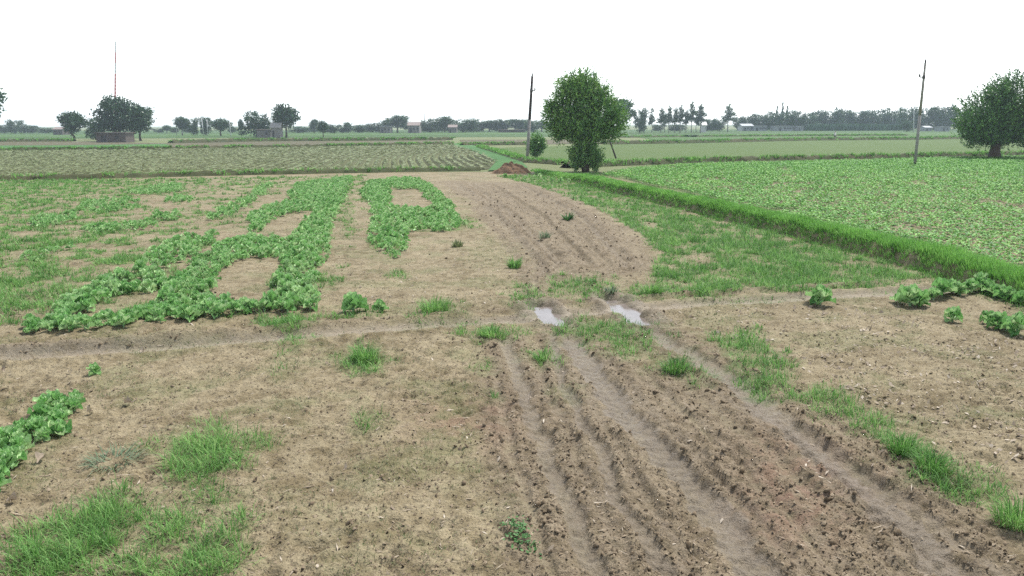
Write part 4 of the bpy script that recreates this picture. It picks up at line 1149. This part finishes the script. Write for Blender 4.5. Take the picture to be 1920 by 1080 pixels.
def crown_points(lobes, n, r, shell=0.55):
    """points in a union of ellipsoids (cx,cy,cz,rx,ry,rz), mostly in the outer shell, and the outward direction"""
    vol = np.array([l[3] * l[4] + l[4] * l[5] + l[3] * l[5] for l in lobes]); k = r.choice(len(lobes), n, p=vol / vol.sum())
    L = np.array(lobes)[k]
    d = r.normal(size=(n, 3)); d /= np.linalg.norm(d, axis=1)[:, None]
    q = shell + (1 - shell) * r.random(n) ** 0.8
    p = L[:, :3] + d * L[:, 3:6] * q[:, None]
    return p, d

def broad_crown(name, lobes, nclump, per, leaf, r, mat, cl=0.5, upb=0.3):
    p, d = crown_points(lobes, nclump, r)
    cp = np.repeat(p, per, 0) + r.normal(0, 1, (nclump * per, 3)) * cl * np.array([1, 1, 0.75])
    dd = np.repeat(d, per, 0) + r.normal(0, 0.8, (nclump * per, 3)) + np.array([0, 0, upb])
    tint = np.clip(np.repeat(r.random(nclump), per) + r.normal(0, 0.15, nclump * per), 0, 1)
    v, f, t = leaf_cards(cp, dd, leaf * r.uniform(0.7, 1.3, len(cp)), leaf * 0.6 * r.uniform(0.7, 1.3, len(cp)), r, tint)
    return mesh_np(name, v, f, mat, dict(tint=t))

def shoot_crown(name, lobes, nsh, per, r, mat, slen=0.8, leaf=0.22, wid=0.075, shell=0.35):
    """leafy upright shoots, as on a pollarded willow or mulberry"""
    p, d = crown_points(lobes, nsh, r, shell)
    dr = d * np.array([1, 1, 0.6]) + np.array([0, 0, 0.75]) + r.normal(0, 0.25, d.shape); dr /= np.linalg.norm(dr, axis=1)[:, None]
    t = (np.arange(per) / per - 0.6)[None, :, None] * slen * r.uniform(0.6, 1.3, nsh)[:, None, None]
    c = (p[:, None, :] + dr[:, None, :] * t + r.normal(0, 0.05, (nsh, per, 3))).reshape(-1, 3)
    dd = np.repeat(dr, per, 0) * 0.8 + r.normal(0, 0.65, (nsh * per, 3))
    n = len(c)
    v, f, tt = leaf_cards(c, dd, leaf * r.uniform(0.7, 1.3, n), wid * r.uniform(0.7, 1.3, n), r, np.clip(np.repeat(r.random(nsh), per) + r.normal(0, 0.15, n), 0, 1))
    return mesh_np(name, v, f, mat, dict(tint=tt))

def trunk_mesh(lobes, h, rad, r, mat, lean=(0, 0), base=-0.2):
    m = MB(); top = Vector((lean[0], lean[1], h))
    pts = [Vector((0, 0, base)), Vector((lean[0] * .25 + r.normal(0, .03), lean[1] * .25, h * 0.33)), Vector((lean[0] * .6, lean[1] * .6 + r.normal(0, .03), h * 0.68)), top]
    m.tube(pts, [rad * 1.35, rad, rad * 0.85, rad * 0.7], 9)
    for l in lobes[:7]:
        e = Vector(l[:3]); a = top * 0.9
        md = a.lerp(e, 0.5) + Vector((r.normal(0, .12), r.normal(0, .12), 0.1))
        m.tube([a, md, e], [rad * 0.55, rad * 0.38, rad * 0.15], 6)
    return m.mesh('trunk', mat, True)

def tree(name, loc, trunk, crown, label, cat='tree', group=None, rz=0.0, sc=(1, 1, 1)):
    t = empty(name, loc, rz); t.scale = sc
    tag(t, label, cat, group)
    obj('trunk', trunk, t); obj('crown', crown, t)
    return t

rt = np.random.default_rng(77)
# the big bushy tree in the middle
(tx, ty), = gp([(1098, 322)])
s = math.hypot(ty, CAMZ) / FPX * 1.0
def LB(px, py, rx, ry, bx=1098, by=322, dy=0.0, S=None):
    S = S or s
    return ((px - bx) * S, dy, (by - py) * S * 1.01, rx * S, rx * S * 0.95, ry * S)
lob = [LB(1085, 195, 50, 58), LB(1060, 222, 42, 44, dy=.5), LB(1120, 215, 48, 48, dy=-.4), LB(1148, 226, 30, 40, dy=-.3), LB(1128, 190, 22, 24), LB(1036, 205, 18, 20), LB(1098, 240, 60, 30), LB(1040, 225, 24, 30), LB(1088, 168, 34, 34), LB(1066, 174, 30, 30), LB(1112, 178, 32, 30), LB(1050, 246, 26, 20), LB(1130, 248, 34, 20), LB(1098, 255, 36, 16)]
low = [LB(1098, 285, 34, 30), LB(1080, 300, 16, 20), LB(1116, 300, 17, 20)]
cr = shoot_crown('crown', lob, 3000, 9, rt, M['willow'], 0.85, 0.24, 0.085)
tr = trunk_mesh(lob, 3.2, 0.24, rt, M['bark'])
big = tree('bushy_tree', (tx, ty, 0), tr, cr, 'big dense tree with a leafy skirt round its trunk, beside the bund')
obj('skirt', shoot_crown('skirt', low, 620, 9, rt, M['willow'], 0.7, 0.22, 0.085), big)

# the tree at the right edge
(tx2, ty2), = gp([(1864, 299)])
s2 = math.hypot(ty2, CAMZ) / FPX
lob2 = [LB(x_, y_, a_, b_, 1864, 299, d_, s2) for x_, y_, a_, b_, d_ in ((1846, 215, 56, 52, .4), (1895, 188, 58, 54, 0), (1818, 238, 38, 38, -.4), (1846, 254, 46, 18, -.2), (1880, 240, 60, 36, .6), (1920, 215, 52, 55, -.3), (1862, 180, 30, 30, 0), (1930, 250, 45, 28, 0))]
tr2 = trunk_mesh(lob2, 2.2, 0.5, rt, M['bark'])
cr2 = shoot_crown('crown', lob2, 3300, 9, rt, M['willow'], 1.25, 0.30, 0.11, 0.4)
tree('bushy_tree', (tx2, ty2, 0), tr2, cr2, 'broad dark tree with a short thick trunk at the right picture edge')

# bright bush in front of the leaning pole
(bx, by), = gp([(1006, 297)])
sb = math.hypot(by, CAMZ) / FPX
lb = [LB(1006, 268, 17, 18, 1006, 297, 0, sb), LB(1003, 280, 16, 14, 1006, 297, .2, sb), LB(1016, 272, 10, 14, 1006, 297, -.2, sb)]
t = empty('round_bush', (bx, by, 0)); tag(t, 'bright green round bush at the foot of the leaning pole', 'bush')
m_ = MB(); [m_.tube([(0, 0, -0.1), (dx * .5, 0.05, .5), (dx, .1, 1.1)], [.04, .03, .015], 5) for dx in (-.4, -.1, .2, .45)]
m_.build('stem', M['bark'], t); obj('foliage', shoot_crown('foliage', lb, 420, 8, rt, M['lime'], 0.6, 0.24, 0.09), t)

# far trees: a few kinds, unit high, copied and scaled
def kind_round(seed, leafn, lobes, mat='crown', th=0.35, tr_=0.03, leaf=0.055, cl=0.045, bark='bark'):
    r = np.random.default_rng(seed)
    return (trunk_mesh(lobes, th, tr_, r, M[bark], base=-0.02), broad_crown('crown', lobes, int(leafn * 1.6), 9, leaf * 1.15, r, M[mat], cl))
def rl(seed, n=8, wide=0.40, z0=0.36, z1=0.8):
    r = np.random.default_rng(seed)
    return [(r.uniform(-wide, wide) * 0.72, r.uniform(-wide, wide) * 0.6, r.uniform(z0, z1), r.uniform(.16, .26), r.uniform(.16, .24), r.uniform(.13, .2)) for _ in range(n)] + [(0, 0, 0.56, wide * .85, wide * .8, 0.32)]
KINDS = {'round0': kind_round(1, 210, rl(1)), 'round1': kind_round(2, 210, rl(2)), 'round2': kind_round(3, 210, rl(3, 8, .4)), 'round3': kind_round(4, 210, rl(4, 9, .45, .4, .82)),
         'bushy0': kind_round(5, 230, rl(5, 10, .46, .2, .78) + [(0, 0, .28, .4, .36, .27)], th=.2), 'bushy1': kind_round(6, 230, rl(6, 9, .48, .2, .8) + [(0, 0, .3, .4, .35, .25)], th=.2),
         'poplar0': kind_round(7, 62, [(0, 0, .55 + .1 * k, .10 - .012 * k, .10 - .012 * k, .09) for k in range(-1, 5)] + [(.05, 0, .5, .12, .1, .1), (-.06, 0, .65, .1, .1, .1)], th=.5, tr_=.014, leaf=.045, cl=.03, bark='palebark'),
         'poplar1': kind_round(8, 58, [(.02 * (-1) ** k, 0, .42 + .11 * k, .12 - .012 * k, .11 - .012 * k, .08) for k in range(0, 6)], th=.5, tr_=.014, leaf=.045, cl=.03, bark='palebark'),
         'fir': kind_round(9, 120, [(0, 0, .25 + .11 * k, .16 - .022 * k, .16 - .022 * k, .07) for k in range(0, 7)], th=.6, tr_=.015, leaf=.05, cl=.02)}
first = {}
def far_tree(kind, px, base, top, wpx, label, group=None, name='tree', y_off=0.0):
    hz = 235 - 6 * (px / 1920)
    (x, y), = gp([(px, base)])
    scp = math.hypot(y, x * 0 + CAMZ) / FPX
    h = (base - top) * scp * 1.01; w = wpx * scp
    nat = {'round': 0.95, 'bushy': 1.1, 'poplar': 0.30, 'fir': 0.36}[kind.rstrip('0123456789')]
    if kind not in first:
        t = tree(name, (0, 0, 0), *KINDS[kind], label); first[kind] = t
    else:
        t = copy_tree(first[kind]); t.name = name
        for k_ in ('group',):
            if k_ in t: del t[k_]
    t.location = (x, y + y_off, -0.02); t.rotation_euler = (0, 0, random.uniform(0, 6.28)); t.scale = (w / nat, w / nat, h)
    tag(t, label, 'tree', group)
    return t

FT = far_tree
FT('round3', -32, 264, 160, 84, 'tall tree cut by the left picture edge')
G = 'hazy trees at the far left'
for px, b, tp, w in ((8, 250, 232, 26), (28, 250.5, 223, 34), (44, 250, 230, 26), (62, 250, 234, 30), (86, 250, 238, 32), (104, 249, 239, 24)):
    FT(random.choice(['bushy0', 'bushy1']), px, b, tp, w, 'hazy bushy tree on the horizon at the far left', G)
FT('round2', 140, 263, 206, 58, 'dark round tree left of the brick hut')
(lx, ly), = gp([(216, 265)]); sL = ly / FPX
lobL = [LB(a_, b_, c_, d_, 216, 265, e_, sL) for a_, b_, c_, d_, e_ in ((214, 214, 34, 24, 0), (190, 220, 20, 17, .5), (245, 222, 26, 20, -.5), (214, 199, 26, 14, 0), (236, 234, 30, 15, .8), (198, 237, 24, 13, -.8), (228, 206, 24, 16, 1), (216, 232, 40, 16, 2))]
tree('tree', (lx, ly + 2.5, 0), trunk_mesh(lobL, 3.2, 0.35, rt, M['bark']), broad_crown('crown', lobL, 620, 10, 0.62, rt, M['crown'], 0.55), 'largest tree of the left group, a broad dome spreading over the brick hut')
FT('round3', 264, 264, 201, 60, 'tree with bare leaning trunk right of the brick hut')
FT('bushy0', 180, 262, 216, 40, 'small dark tree squeezed between hut and round tree')
for px, b, tp, w, lb_ in ((313, 250, 234, 20, 'pale hazy tree left of the white pole row'), (342, 254, 217, 30, 'tall tree at the left of the white pole row'), (363, 254, 219, 22, 'slim tree in the white pole row, second from left'),
                          (387, 254, 217, 26, 'tree behind the slanting white pole'), (414, 255, 221, 40, 'broad low tree at the right end of the white pole row')):
    FT(random.choice(['bushy0', 'round1', 'bushy1']), px, b, tp, w * 1.1, lb_)
for px, b, tp, w in ((297, 249, 240, 26), (328, 249, 238, 24), (352, 249, 238, 30), (436, 249, 236, 26)):
    FT('bushy1', px, b, tp, w, 'low hazy bush tree behind the white pole row', 'low trees behind the white pole row')
FT('bushy0', 483, 257.5, 205, 62, 'wide dark tree behind the small white hut')
FT('round0', 537, 258, 192, 54, 'tall rounded tree right of the small white hut')
FT('round1', 452, 252, 222, 12, 'narrow tree left of the wide dark tree')
FT('round2', 590, 250, 222, 22, 'hazy tall tree behind the lone round tree')
FT('round0', 606, 257, 225, 24, 'lone small round tree with a short trunk in the fields')
G = 'hazy trees of the middle horizon'
for px, b, tp, w in ((562, 249, 236, 30), (627, 250, 232, 18), (641, 249, 238, 16), (653, 249, 228, 20), (673, 249, 233, 26), (700, 248, 229, 34), (724, 248, 223, 24), (746, 249, 217, 34), (806, 248, 221, 38), (834, 248, 219, 24), (867, 248, 221, 50), (893, 247, 226, 30),
                     (918, 247, 226, 34), (943, 247, 222, 30), (966, 247, 224, 36), (1000, 248, 223, 32), (1016, 247, 228, 30), (578, 248, 238, 34), (612, 248, 238, 34), (686, 247, 236, 34), (714, 247, 234, 30), (768, 247, 232, 30), (788, 247, 231, 34), (822, 247, 229, 30), (850, 247, 229, 34), (905, 246, 229, 34), (930, 246, 229, 34), (982, 246, 228, 30)):
    wh = 'left of the low white house' if px < 712 else 'behind the low white house' if px < 750 else 'right of the pale far house' if px < 826 else 'behind the small white far house' if px < 880 else 'above the long reddish wall' if px < 980 else 'behind the leaning pole'
    FT(random.choice(['bushy0', 'bushy1', 'bushy1', 'round3']), px, b, tp, w * 1.4, 'blue hazy tree of the middle tree line ' + wh, G)
FT('round3', 1160, 249.5, 187, 66, 'tall round tree just behind the big bushy tree')
FT('bushy1', 1199, 250, 200, 34, 'dark tree right of the tall round one behind the big bushy tree')
FT('poplar1', 1221, 248.5, 207, 14, 'narrow dark tree left of the poplar row')
G = 'slim poplars in a row'
for o_, (px, b, tp, w) in enumerate(((1239, 249, 206, 15), (1254, 249, 203, 14), (1265, 249, 205, 14), (1275, 249, 202, 17), (1286, 249, 210, 13), (1296, 249, 196, 17), (1313, 249, 200, 20), (1246, 248, 214, 12), (1306, 248, 212, 12))):
    FT(random.choice(['poplar0', 'poplar1']), px, b, tp, w, ('first', 'third', 'fourth', 'fifth', 'sixth', 'seventh', 'ninth', 'second', 'eighth')[o_] + ' slim airy poplar from the left in the row right of the big tree', G, 'poplar')
FT('poplar0', 1364, 247, 200, 22, 'lone taller poplar between the poplar row and the wood', None, 'poplar')
for px, b, tp, w in ((1335, 246, 221, 34), (1350, 246, 224, 24), (1325, 246, 228, 24), (1270, 246, 232, 50), (1235, 246, 232, 30)):
    FT('bushy1', px, b, tp, w, 'pale hazy tree behind the poplars', 'hazy trees behind the poplars')
for px, tp in ((1455, 199), (1465, 192), (1474, 198)):
    FT('fir', px, 243, tp, 9, 'pointed conifer rising above the wood', 'pointed conifers above the wood', 'conifer')
G = 'trees of the dark wood on the right'
for px, b, tp, w in ((1386, 244.5, 217, 30), (1404, 244.5, 214, 32), (1424, 244.5, 211, 36), (1446, 244.5, 207, 38), (1472, 244.5, 205, 40), (1496, 244.5, 206, 40), (1516, 244, 210, 34), (1530, 243.5, 206, 34), (1552, 243.5, 204, 38), (1578, 243.5, 200, 44),
                     (1604, 243.5, 206, 36), (1622, 243.5, 205, 36), (1646, 243.5, 201, 50), (1674, 243.5, 203, 36), (1700, 244, 199, 40), (1728, 244, 198, 42), (1752, 244, 196, 40), (1778, 244, 194, 44), (1806, 244, 198, 44), (1840, 244, 200, 44), (1880, 244, 204, 50), (1925, 244, 205, 50), (1970, 244, 205, 60)):
    FT(random.choice(['bushy0', 'bushy1']), px, b + 0.5 * (px < 1500), tp, w * 1.15, 'dark hazy tree of the right wood, ' + ('behind the left white sheds' if px < 1445 else 'under the pointed conifers' if px < 1480 else 'just left of the maize block' if px < 1510 else 'behind the left half of the maize block' if px < 1600 else 'behind the right half of the maize block' if px < 1690 else 'behind the right utility pole' if px < 1760 else 'behind the right edge tree'), G)
FT('bushy0', 1700, 246.5, 223, 26, 'low dark bush left of the thin far pole')
FT('bushy1', 1297, 257, 252, 26, 'small flat bush in the fields under the poplars', None, 'bush')

# maize block in front of the wood
def build_maize():
    P = gp([(1505, 245), (1695, 245), (1697, 243), (1507, 243)])
    r = np.random.default_rng(9); n = 9000
    u, w = r.random(n), r.random(n)
    x = P[0, 0] + (P[1, 0] - P[0, 0]) * u; y0 = P[:, 1].min(); y1 = P[:, 1].max()
    y = y0 + (y1 - y0) * w
    z = np.zeros(n); L = r.uniform(2.6, 3.6, n)
    v, f4, f3, t = blades(x, y, z, L, np.full(n, 0.5), r.random(n), r.uniform(0, .3, n), r.uniform(0, 6.28, n), r.uniform(.2, .8, n))
    tag(obj('maize_block', mesh_np('maize_block', v, [f4, f3], M['reed'], dict(tint=t))), 'tall maize block standing in front of the right wood', 'crop', kind='stuff')
build_maize()

# ------------------------------------------------------------------ poles, mast
def pole(base, top, r0, r1, label, mats, arm=None, name='utility_pole'):
    (x, y), = gp([base]); tp = at_depth(top[0], top[1], y); b = Vector((x, y, 0))
    t = empty(name, (x, y, 0)); tag(t, label, 'pole')
    d = tp - b
    m = MB()
    if len(mats) == 2:
        m.tube([Vector((0, 0, -0.2)) , d * 0.5], [r0, (r0 + r1) / 2], 10); m.build('lower_shaft', M[mats[0]], t, True)
        m = MB(); m.tube([d * 0.497, d], [(r0 + r1) / 2 + 0.004, r1], 10); m.build('upper_shaft', M[mats[1]], t, True)
    else:
        m.tube([Vector((0, 0, -0.2)), d], [r0, r1], 8); m.build('shaft', M[mats[0]], t, True)
    if arm:
        f, side, ln = arm
        p = d * f
        m = MB(); m.box(p + Vector((side * ln / 2, 0, 0)), (ln, 0.09, 0.09)); m.build('crossarm', M['iron'], t)
        m = MB(); m.tube([p + Vector((side * ln, 0, .02)), p + Vector((side * ln, 0, .14)), p + Vector((side * ln, 0, .26))], [.05, .085, .05], 8); m.build('insulator', M['iron'], t, True)
        m = MB(); m.tube([d * 0.985, d * 1.0 + Vector((0, 0, .10)), d + Vector((0, 0, .3))], [.05, .085, .045], 8); m.build('insulator', M['iron'], t, True)
        m = MB(); m.tube([p - d.normalized() * .14, p + d.normalized() * .14], [r0 * .95, r0 * .95], 10); m.build('clamp', M['iron'], t, True)
    return t
pole((988, 303), (998, 143), 0.16, 0.12, 'leaning utility pole left of the big bushy tree', ['concrete', 'darkwood'], (0.835, 1, 0.34))
pole((1715, 311), (1735, 118), 0.125, 0.09, 'leaning utility pole in the bean field near the right edge', ['concrete', 'palebark'], (0.865, -1, 0.36))
pole((1713, 248), (1714, 197), 0.16, 0.12, 'thin pale far pole seen left of the right utility pole', ['white'])
for (b, tp, lab) in (((331, 254), (331, 216), 'white pole at the left of the far pole row'), ((343, 254), (341, 232), 'short white pole second in the far pole row'), ((382, 255), (378, 222), 'slanting white pole in the far pole row'),
                     ((389, 255), (388, 224), 'upright white pole beside the slanting one'), ((433, 256), (430, 225), 'white pole at the right end of the far pole row')):
    pole(b, tp, 0.13, 0.09, lab, ['white'])
pole((795, 247), (796, 212), 0.22, 0.12, 'thin far mast behind the middle tree line', ['concrete'])
pole((1207, 250), (1206, 219), 0.12, 0.09, 'pale thin pole in front of the dark trees by the big tree', ['white'])

def build_mast():
    (x, y), = gp([(216, 256)]); tp = at_depth(216, 68, y)
    h = tp.z; t = empty('lattice_mast', (x, y, 0)); tag(t, 'tall thin red and white lattice mast behind the left tree group', 'mast')
    dx = tp.x - x
    n = 9
    for k in range(n):
        z0, z1 = h * 0.95 * k / n, h * 0.95 * (k + 1) / n
        w0, w1 = 0.30 - 0.02 * k, 0.30 - 0.02 * (k + 1)
        m = MB()
        o0, o1 = dx * z0 / h, dx * z1 / h
        for i in range(3):
            a, b = 2.094 * i, 2.094 * (i + 1)
            pa = lambda an, w, z, o: Vector((o + math.cos(an) * w, math.sin(an) * w, z))
            m.tube([pa(a, w0, z0, o0), pa(a, w1, z1, o1)], 0.085, 5)
            st = 3
            for q in range(st):
                za, zb = z0 + (z1 - z0) * q / st, z0 + (z1 - z0) * (q + 1) / st
                wa, wb = w0 + (w1 - w0) * q / st, w0 + (w1 - w0) * (q + 1) / st
                m.tube([pa(a, wa, za, dx * za / h), pa(b, wb, zb, dx * zb / h)], 0.05, 4)
        m.build('mast_section', M['red' if k < 6 or k == 7 else 'white'], t)
    m = MB(); m.tube([(dx * .95, 0, h * .95), (dx, 0, h)], [.07, .03], 5); m.build('spike', M['white'], t)
build_mast()

# prop pole leaning by the big tree
(xa, ya), = gp([(1156, 298)]); e = at_depth(1143, 262, ya)
m = MB(); m.tube([(0, 0, -0.1), (e.x - xa, 0.1, e.z)], [0.09, 0.075], 8)
o = m.build('leaning_post', M['darkwood'], None, True); o.location = (xa, ya, 0)
tag(o, 'dark slanting post under the right side of the big bushy tree', 'post')

# ------------------------------------------------------------------ small buildings
def house(px0, px1, base, top, label, wall='wall', roof='roof', kind='gable', depth=5.0, door=True, wins=2, name='house', cat='house', rz=0.0, yoff=0.0):
    (x, y), = gp([((px0 + px1) / 2, base)]); sc = math.hypot(y, CAMZ) / FPX
    w = (px1 - px0) * sc; h = (base - top) * sc
    t = empty(name, (x, y + yoff, 0), rz); tag(t, label, cat)
    hw = h * (0.68 if kind == 'gable' else 0.94)
    m = MB(); m.box((0, depth / 2, hw / 2 - 0.05), (w, depth, hw + 0.1)); m.build('wall', M[wall], t)
    m = MB()
    if kind == 'gable':
        ov = 0.3; a, b = -w / 2 - ov, w / 2 + ov; y0, y1, ym = -ov, depth + ov, depth / 2
        for y_a, y_b, s_ in ((y0, ym, 1), (y1, ym, -1)):
            v = [(a, y_a, hw), (b, y_a, hw), (b, y_b, h), (a, y_b, h)]; v2 = [(p, q, r_ + 0.14) for p, q, r_ in v]
            m.add(v + v2, [(0, 1, 2, 3), (4, 5, 6, 7), (0, 1, 5, 4), (1, 2, 6, 5), (2, 3, 7, 6), (3, 0, 4, 7)])
        v = [(-w / 2 + .01, 0.01, hw - .02), (-w / 2 + .01, depth - .01, hw - .02), (-w / 2 + .01, ym, h)]
        m2 = MB()
        for sx in (-1, 1):
            xx = sx * (w / 2 - 0.1)
            m2.add([(xx, 0.05, hw), (xx, depth - .05, hw), (xx, ym, h - .03), (xx - sx * .15, 0.05, hw), (xx - sx * .15, depth - .05, hw), (xx - sx * .15, ym, h - .03)], [(0, 1, 2), (3, 4, 5), (0, 2, 5, 3), (1, 2, 5, 4), (0, 1, 4, 3)])
        m2.build('gable', M[wall], t)
    else:
        m.box((0, depth / 2 - 0.1, h - 0.10 + 0.03), (w + 0.5, depth + 0.6, 0.2))
    m.build('roof', M[roof], t)
    slots = []
    if door: slots.append((-w * 0.25, 'door'))
    for k in range(wins): slots.append((w * (0.02 + 0.34 * k / max(1, wins - 1)) if wins > 1 else w * 0.2, 'window'))
    for xx, kd in slots:
        m = MB()
        if kd == 'door': m.box((xx, -0.02, hw * 0.36), (min(1.0, w * .18), 0.06, hw * 0.72))
        else: m.box((xx, -0.02, hw * 0.58), (min(0.9, w * .13), 0.06, hw * 0.32))
        m.build(kd, M['dark'], t)
    return t

house(186, 240, 267.2, 249, 'old brick hut under the largest left tree', 'brick', 'brick', 'flat', 4.0, True, 1, 'brick_hut', 'hut', yoff=-1.0)
house(488, 513, 257.8, 243, 'small white hut under the wide dark tree', 'wall', 'roof', 'flat', 3.0, False, 1, 'small_hut', 'hut', yoff=-3)
house(515, 531, 258.2, 232, 'taller narrow white hut beside the trunk of the tall rounded tree', 'wall', 'concrete', 'gable', 3.0, True, 0, 'small_hut', 'hut', yoff=-3)
house(100, 117, 253, 239, 'low brownish house at the far left', 'brick', 'roof', 'gable', 6, True, 1)
house(712, 732, 249.5, 237, 'low white house left of the pale far house', 'wall', 'metal', 'flat', 6, True, 2)
house(765, 786, 249.5, 230, 'pale far house with a flat top in the middle tree line', 'wall', 'roof', 'gable', 8, True, 2)
house(841, 856, 249, 235, 'small white house right of the thin far mast', 'wall', 'roof', 'gable', 6, True, 2)
house(935, 985, 248.3, 243, 'long low reddish wall under the middle trees', 'brick', 'roof', 'flat', 3, False, 3, 'long_shed', 'shed')
house(1392, 1412, 245.6, 233, 'white shed with a raised roof at the left end of the wood', 'metal', 'metal', 'gable', 8, True, 2, 'white_shed', 'shed')
house(1413, 1438, 245.6, 236.5, 'long low white shed beside the raised one', 'metal', 'metal', 'flat', 8, True, 3, 'white_shed', 'shed')
house(1455, 1486, 245.8, 236.5, 'white shed in the middle of the wood edge', 'metal', 'metal', 'flat', 8, True, 3, 'white_shed', 'shed')
house(1496, 1506, 245.8, 237, 'small white shed left of the maize block', 'metal', 'metal', 'flat', 6, True, 1, 'white_shed', 'shed')
house(1735, 1747, 246, 237, 'white shed right of the right utility pole', 'metal', 'metal', 'gable', 6, True, 1, 'white_shed', 'shed')
house(1766, 1780, 246.5, 238, 'white shed beside the right edge tree', 'metal', 'metal', 'flat', 6, True, 1, 'white_shed', 'shed')
house(1317, 1324, 248, 230, 'tiny white gabled house behind the poplars', 'white', 'white', 'gable', 4, False, 1)

# ------------------------------------------------------------------ a person far off in the field
def person(px, base, label):
    (x, y), = gp([(px, base)])
    t = empty('person', (x, y, 0.05), 0.4); tag(t, label, 'person')
    V = [(0, 0, .95), (0, 0, 1.15), (0, 0.02, 1.38), (0, .02, 1.50), (0, 0, 1.62), (0, 0, 1.70),
         (.10, 0, .90), (.12, .02, .48), (.12, -.03, .06), (.12, .12, .03), (-.10, 0, .90), (-.13, -.04, .48), (-.14, -.12, .06), (-.14, .02, .03),
         (.19, .02, 1.36), (.25, .03, 1.08), (.25, .14, .84), (-.19, .02, 1.36), (-.25, .03, 1.08), (-.23, .16, .86)]
    E = [(0, 1), (1, 2), (2, 3), (3, 4), (4, 5), (0, 6), (6, 7), (7, 8), (8, 9), (0, 10), (10, 11), (11, 12), (12, 13), (2, 14), (14, 15), (15, 16), (2, 17), (17, 18), (18, 19)]
    R = [.15, .14, .15, .055, .10, .07, .10, .065, .045, .035, .10, .065, .045, .035, .06, .045, .035, .06, .045, .035]
    me = bpy.data.meshes.new('body'); me.from_pydata(V, E, []); me.update(); me.materials.append(M['shirt']); me.materials.append(M['trousers']); me.materials.append(M['skin'])
    o = obj('body', me, t)
    sk = o.modifiers.new('skin', 'SKIN'); sv = me.skin_vertices[0].data
    for i, q in enumerate(R): sv[i].radius = (q, q * 0.8)
    sv[0].use_root = True
    dg = bpy.context.evaluated_depsgraph_get(); ev = o.evaluated_get(dg); nm = bpy.data.meshes.new_from_object(ev)
    o.modifiers.clear(); o.data = nm; nm.name = 'body'
    for p in nm.polygons:
        z = p.center.z; p.material_index = 1 if z < .98 else (2 if z > 1.5 or (abs(p.center.x) > .2 and z < .95) else 0); p.use_smooth = True
    m = MB(); m.tube([(0, 0, 1.66), (0, 0, 1.70), (0, 0, 1.78)], [.19, .11, .08], 10); m.build('hat', M['litter'], t, True)
person(1565, 262.5, 'person in a light shirt standing far off in the light green strip')

# ------------------------------------------------------------------ haze
def build_haze():
    m = bpy.data.materials.new('haze'); m.use_nodes = True; n, l = m.node_tree.nodes, m.node_tree.links; n.clear()
    o = n.new('ShaderNodeOutputMaterial'); v = n.new('ShaderNodeVolumePrincipled')
    v.inputs['Color'].default_value = (0.74, 0.87, 1.0, 1); v.inputs['Density'].default_value = 0.00036; v.inputs['Anisotropy'].default_value = 0.0
    l.new(v.outputs[0], o.inputs['Volume'])
    b = MB(); b.box((0, 810, 18.0), (4000, 1900, 38))
    h = b.build('haze', m); tag(h, 'thin pale haze over the fields', 'haze', kind='stuff')
build_haze()
print('TRIS', sum(sum(len(p.vertices) - 2 for p in me.polygons) if len(me.polygons) < 5000 else len(me.loops) - 2 * len(me.polygons) for me in bpy.data.meshes))
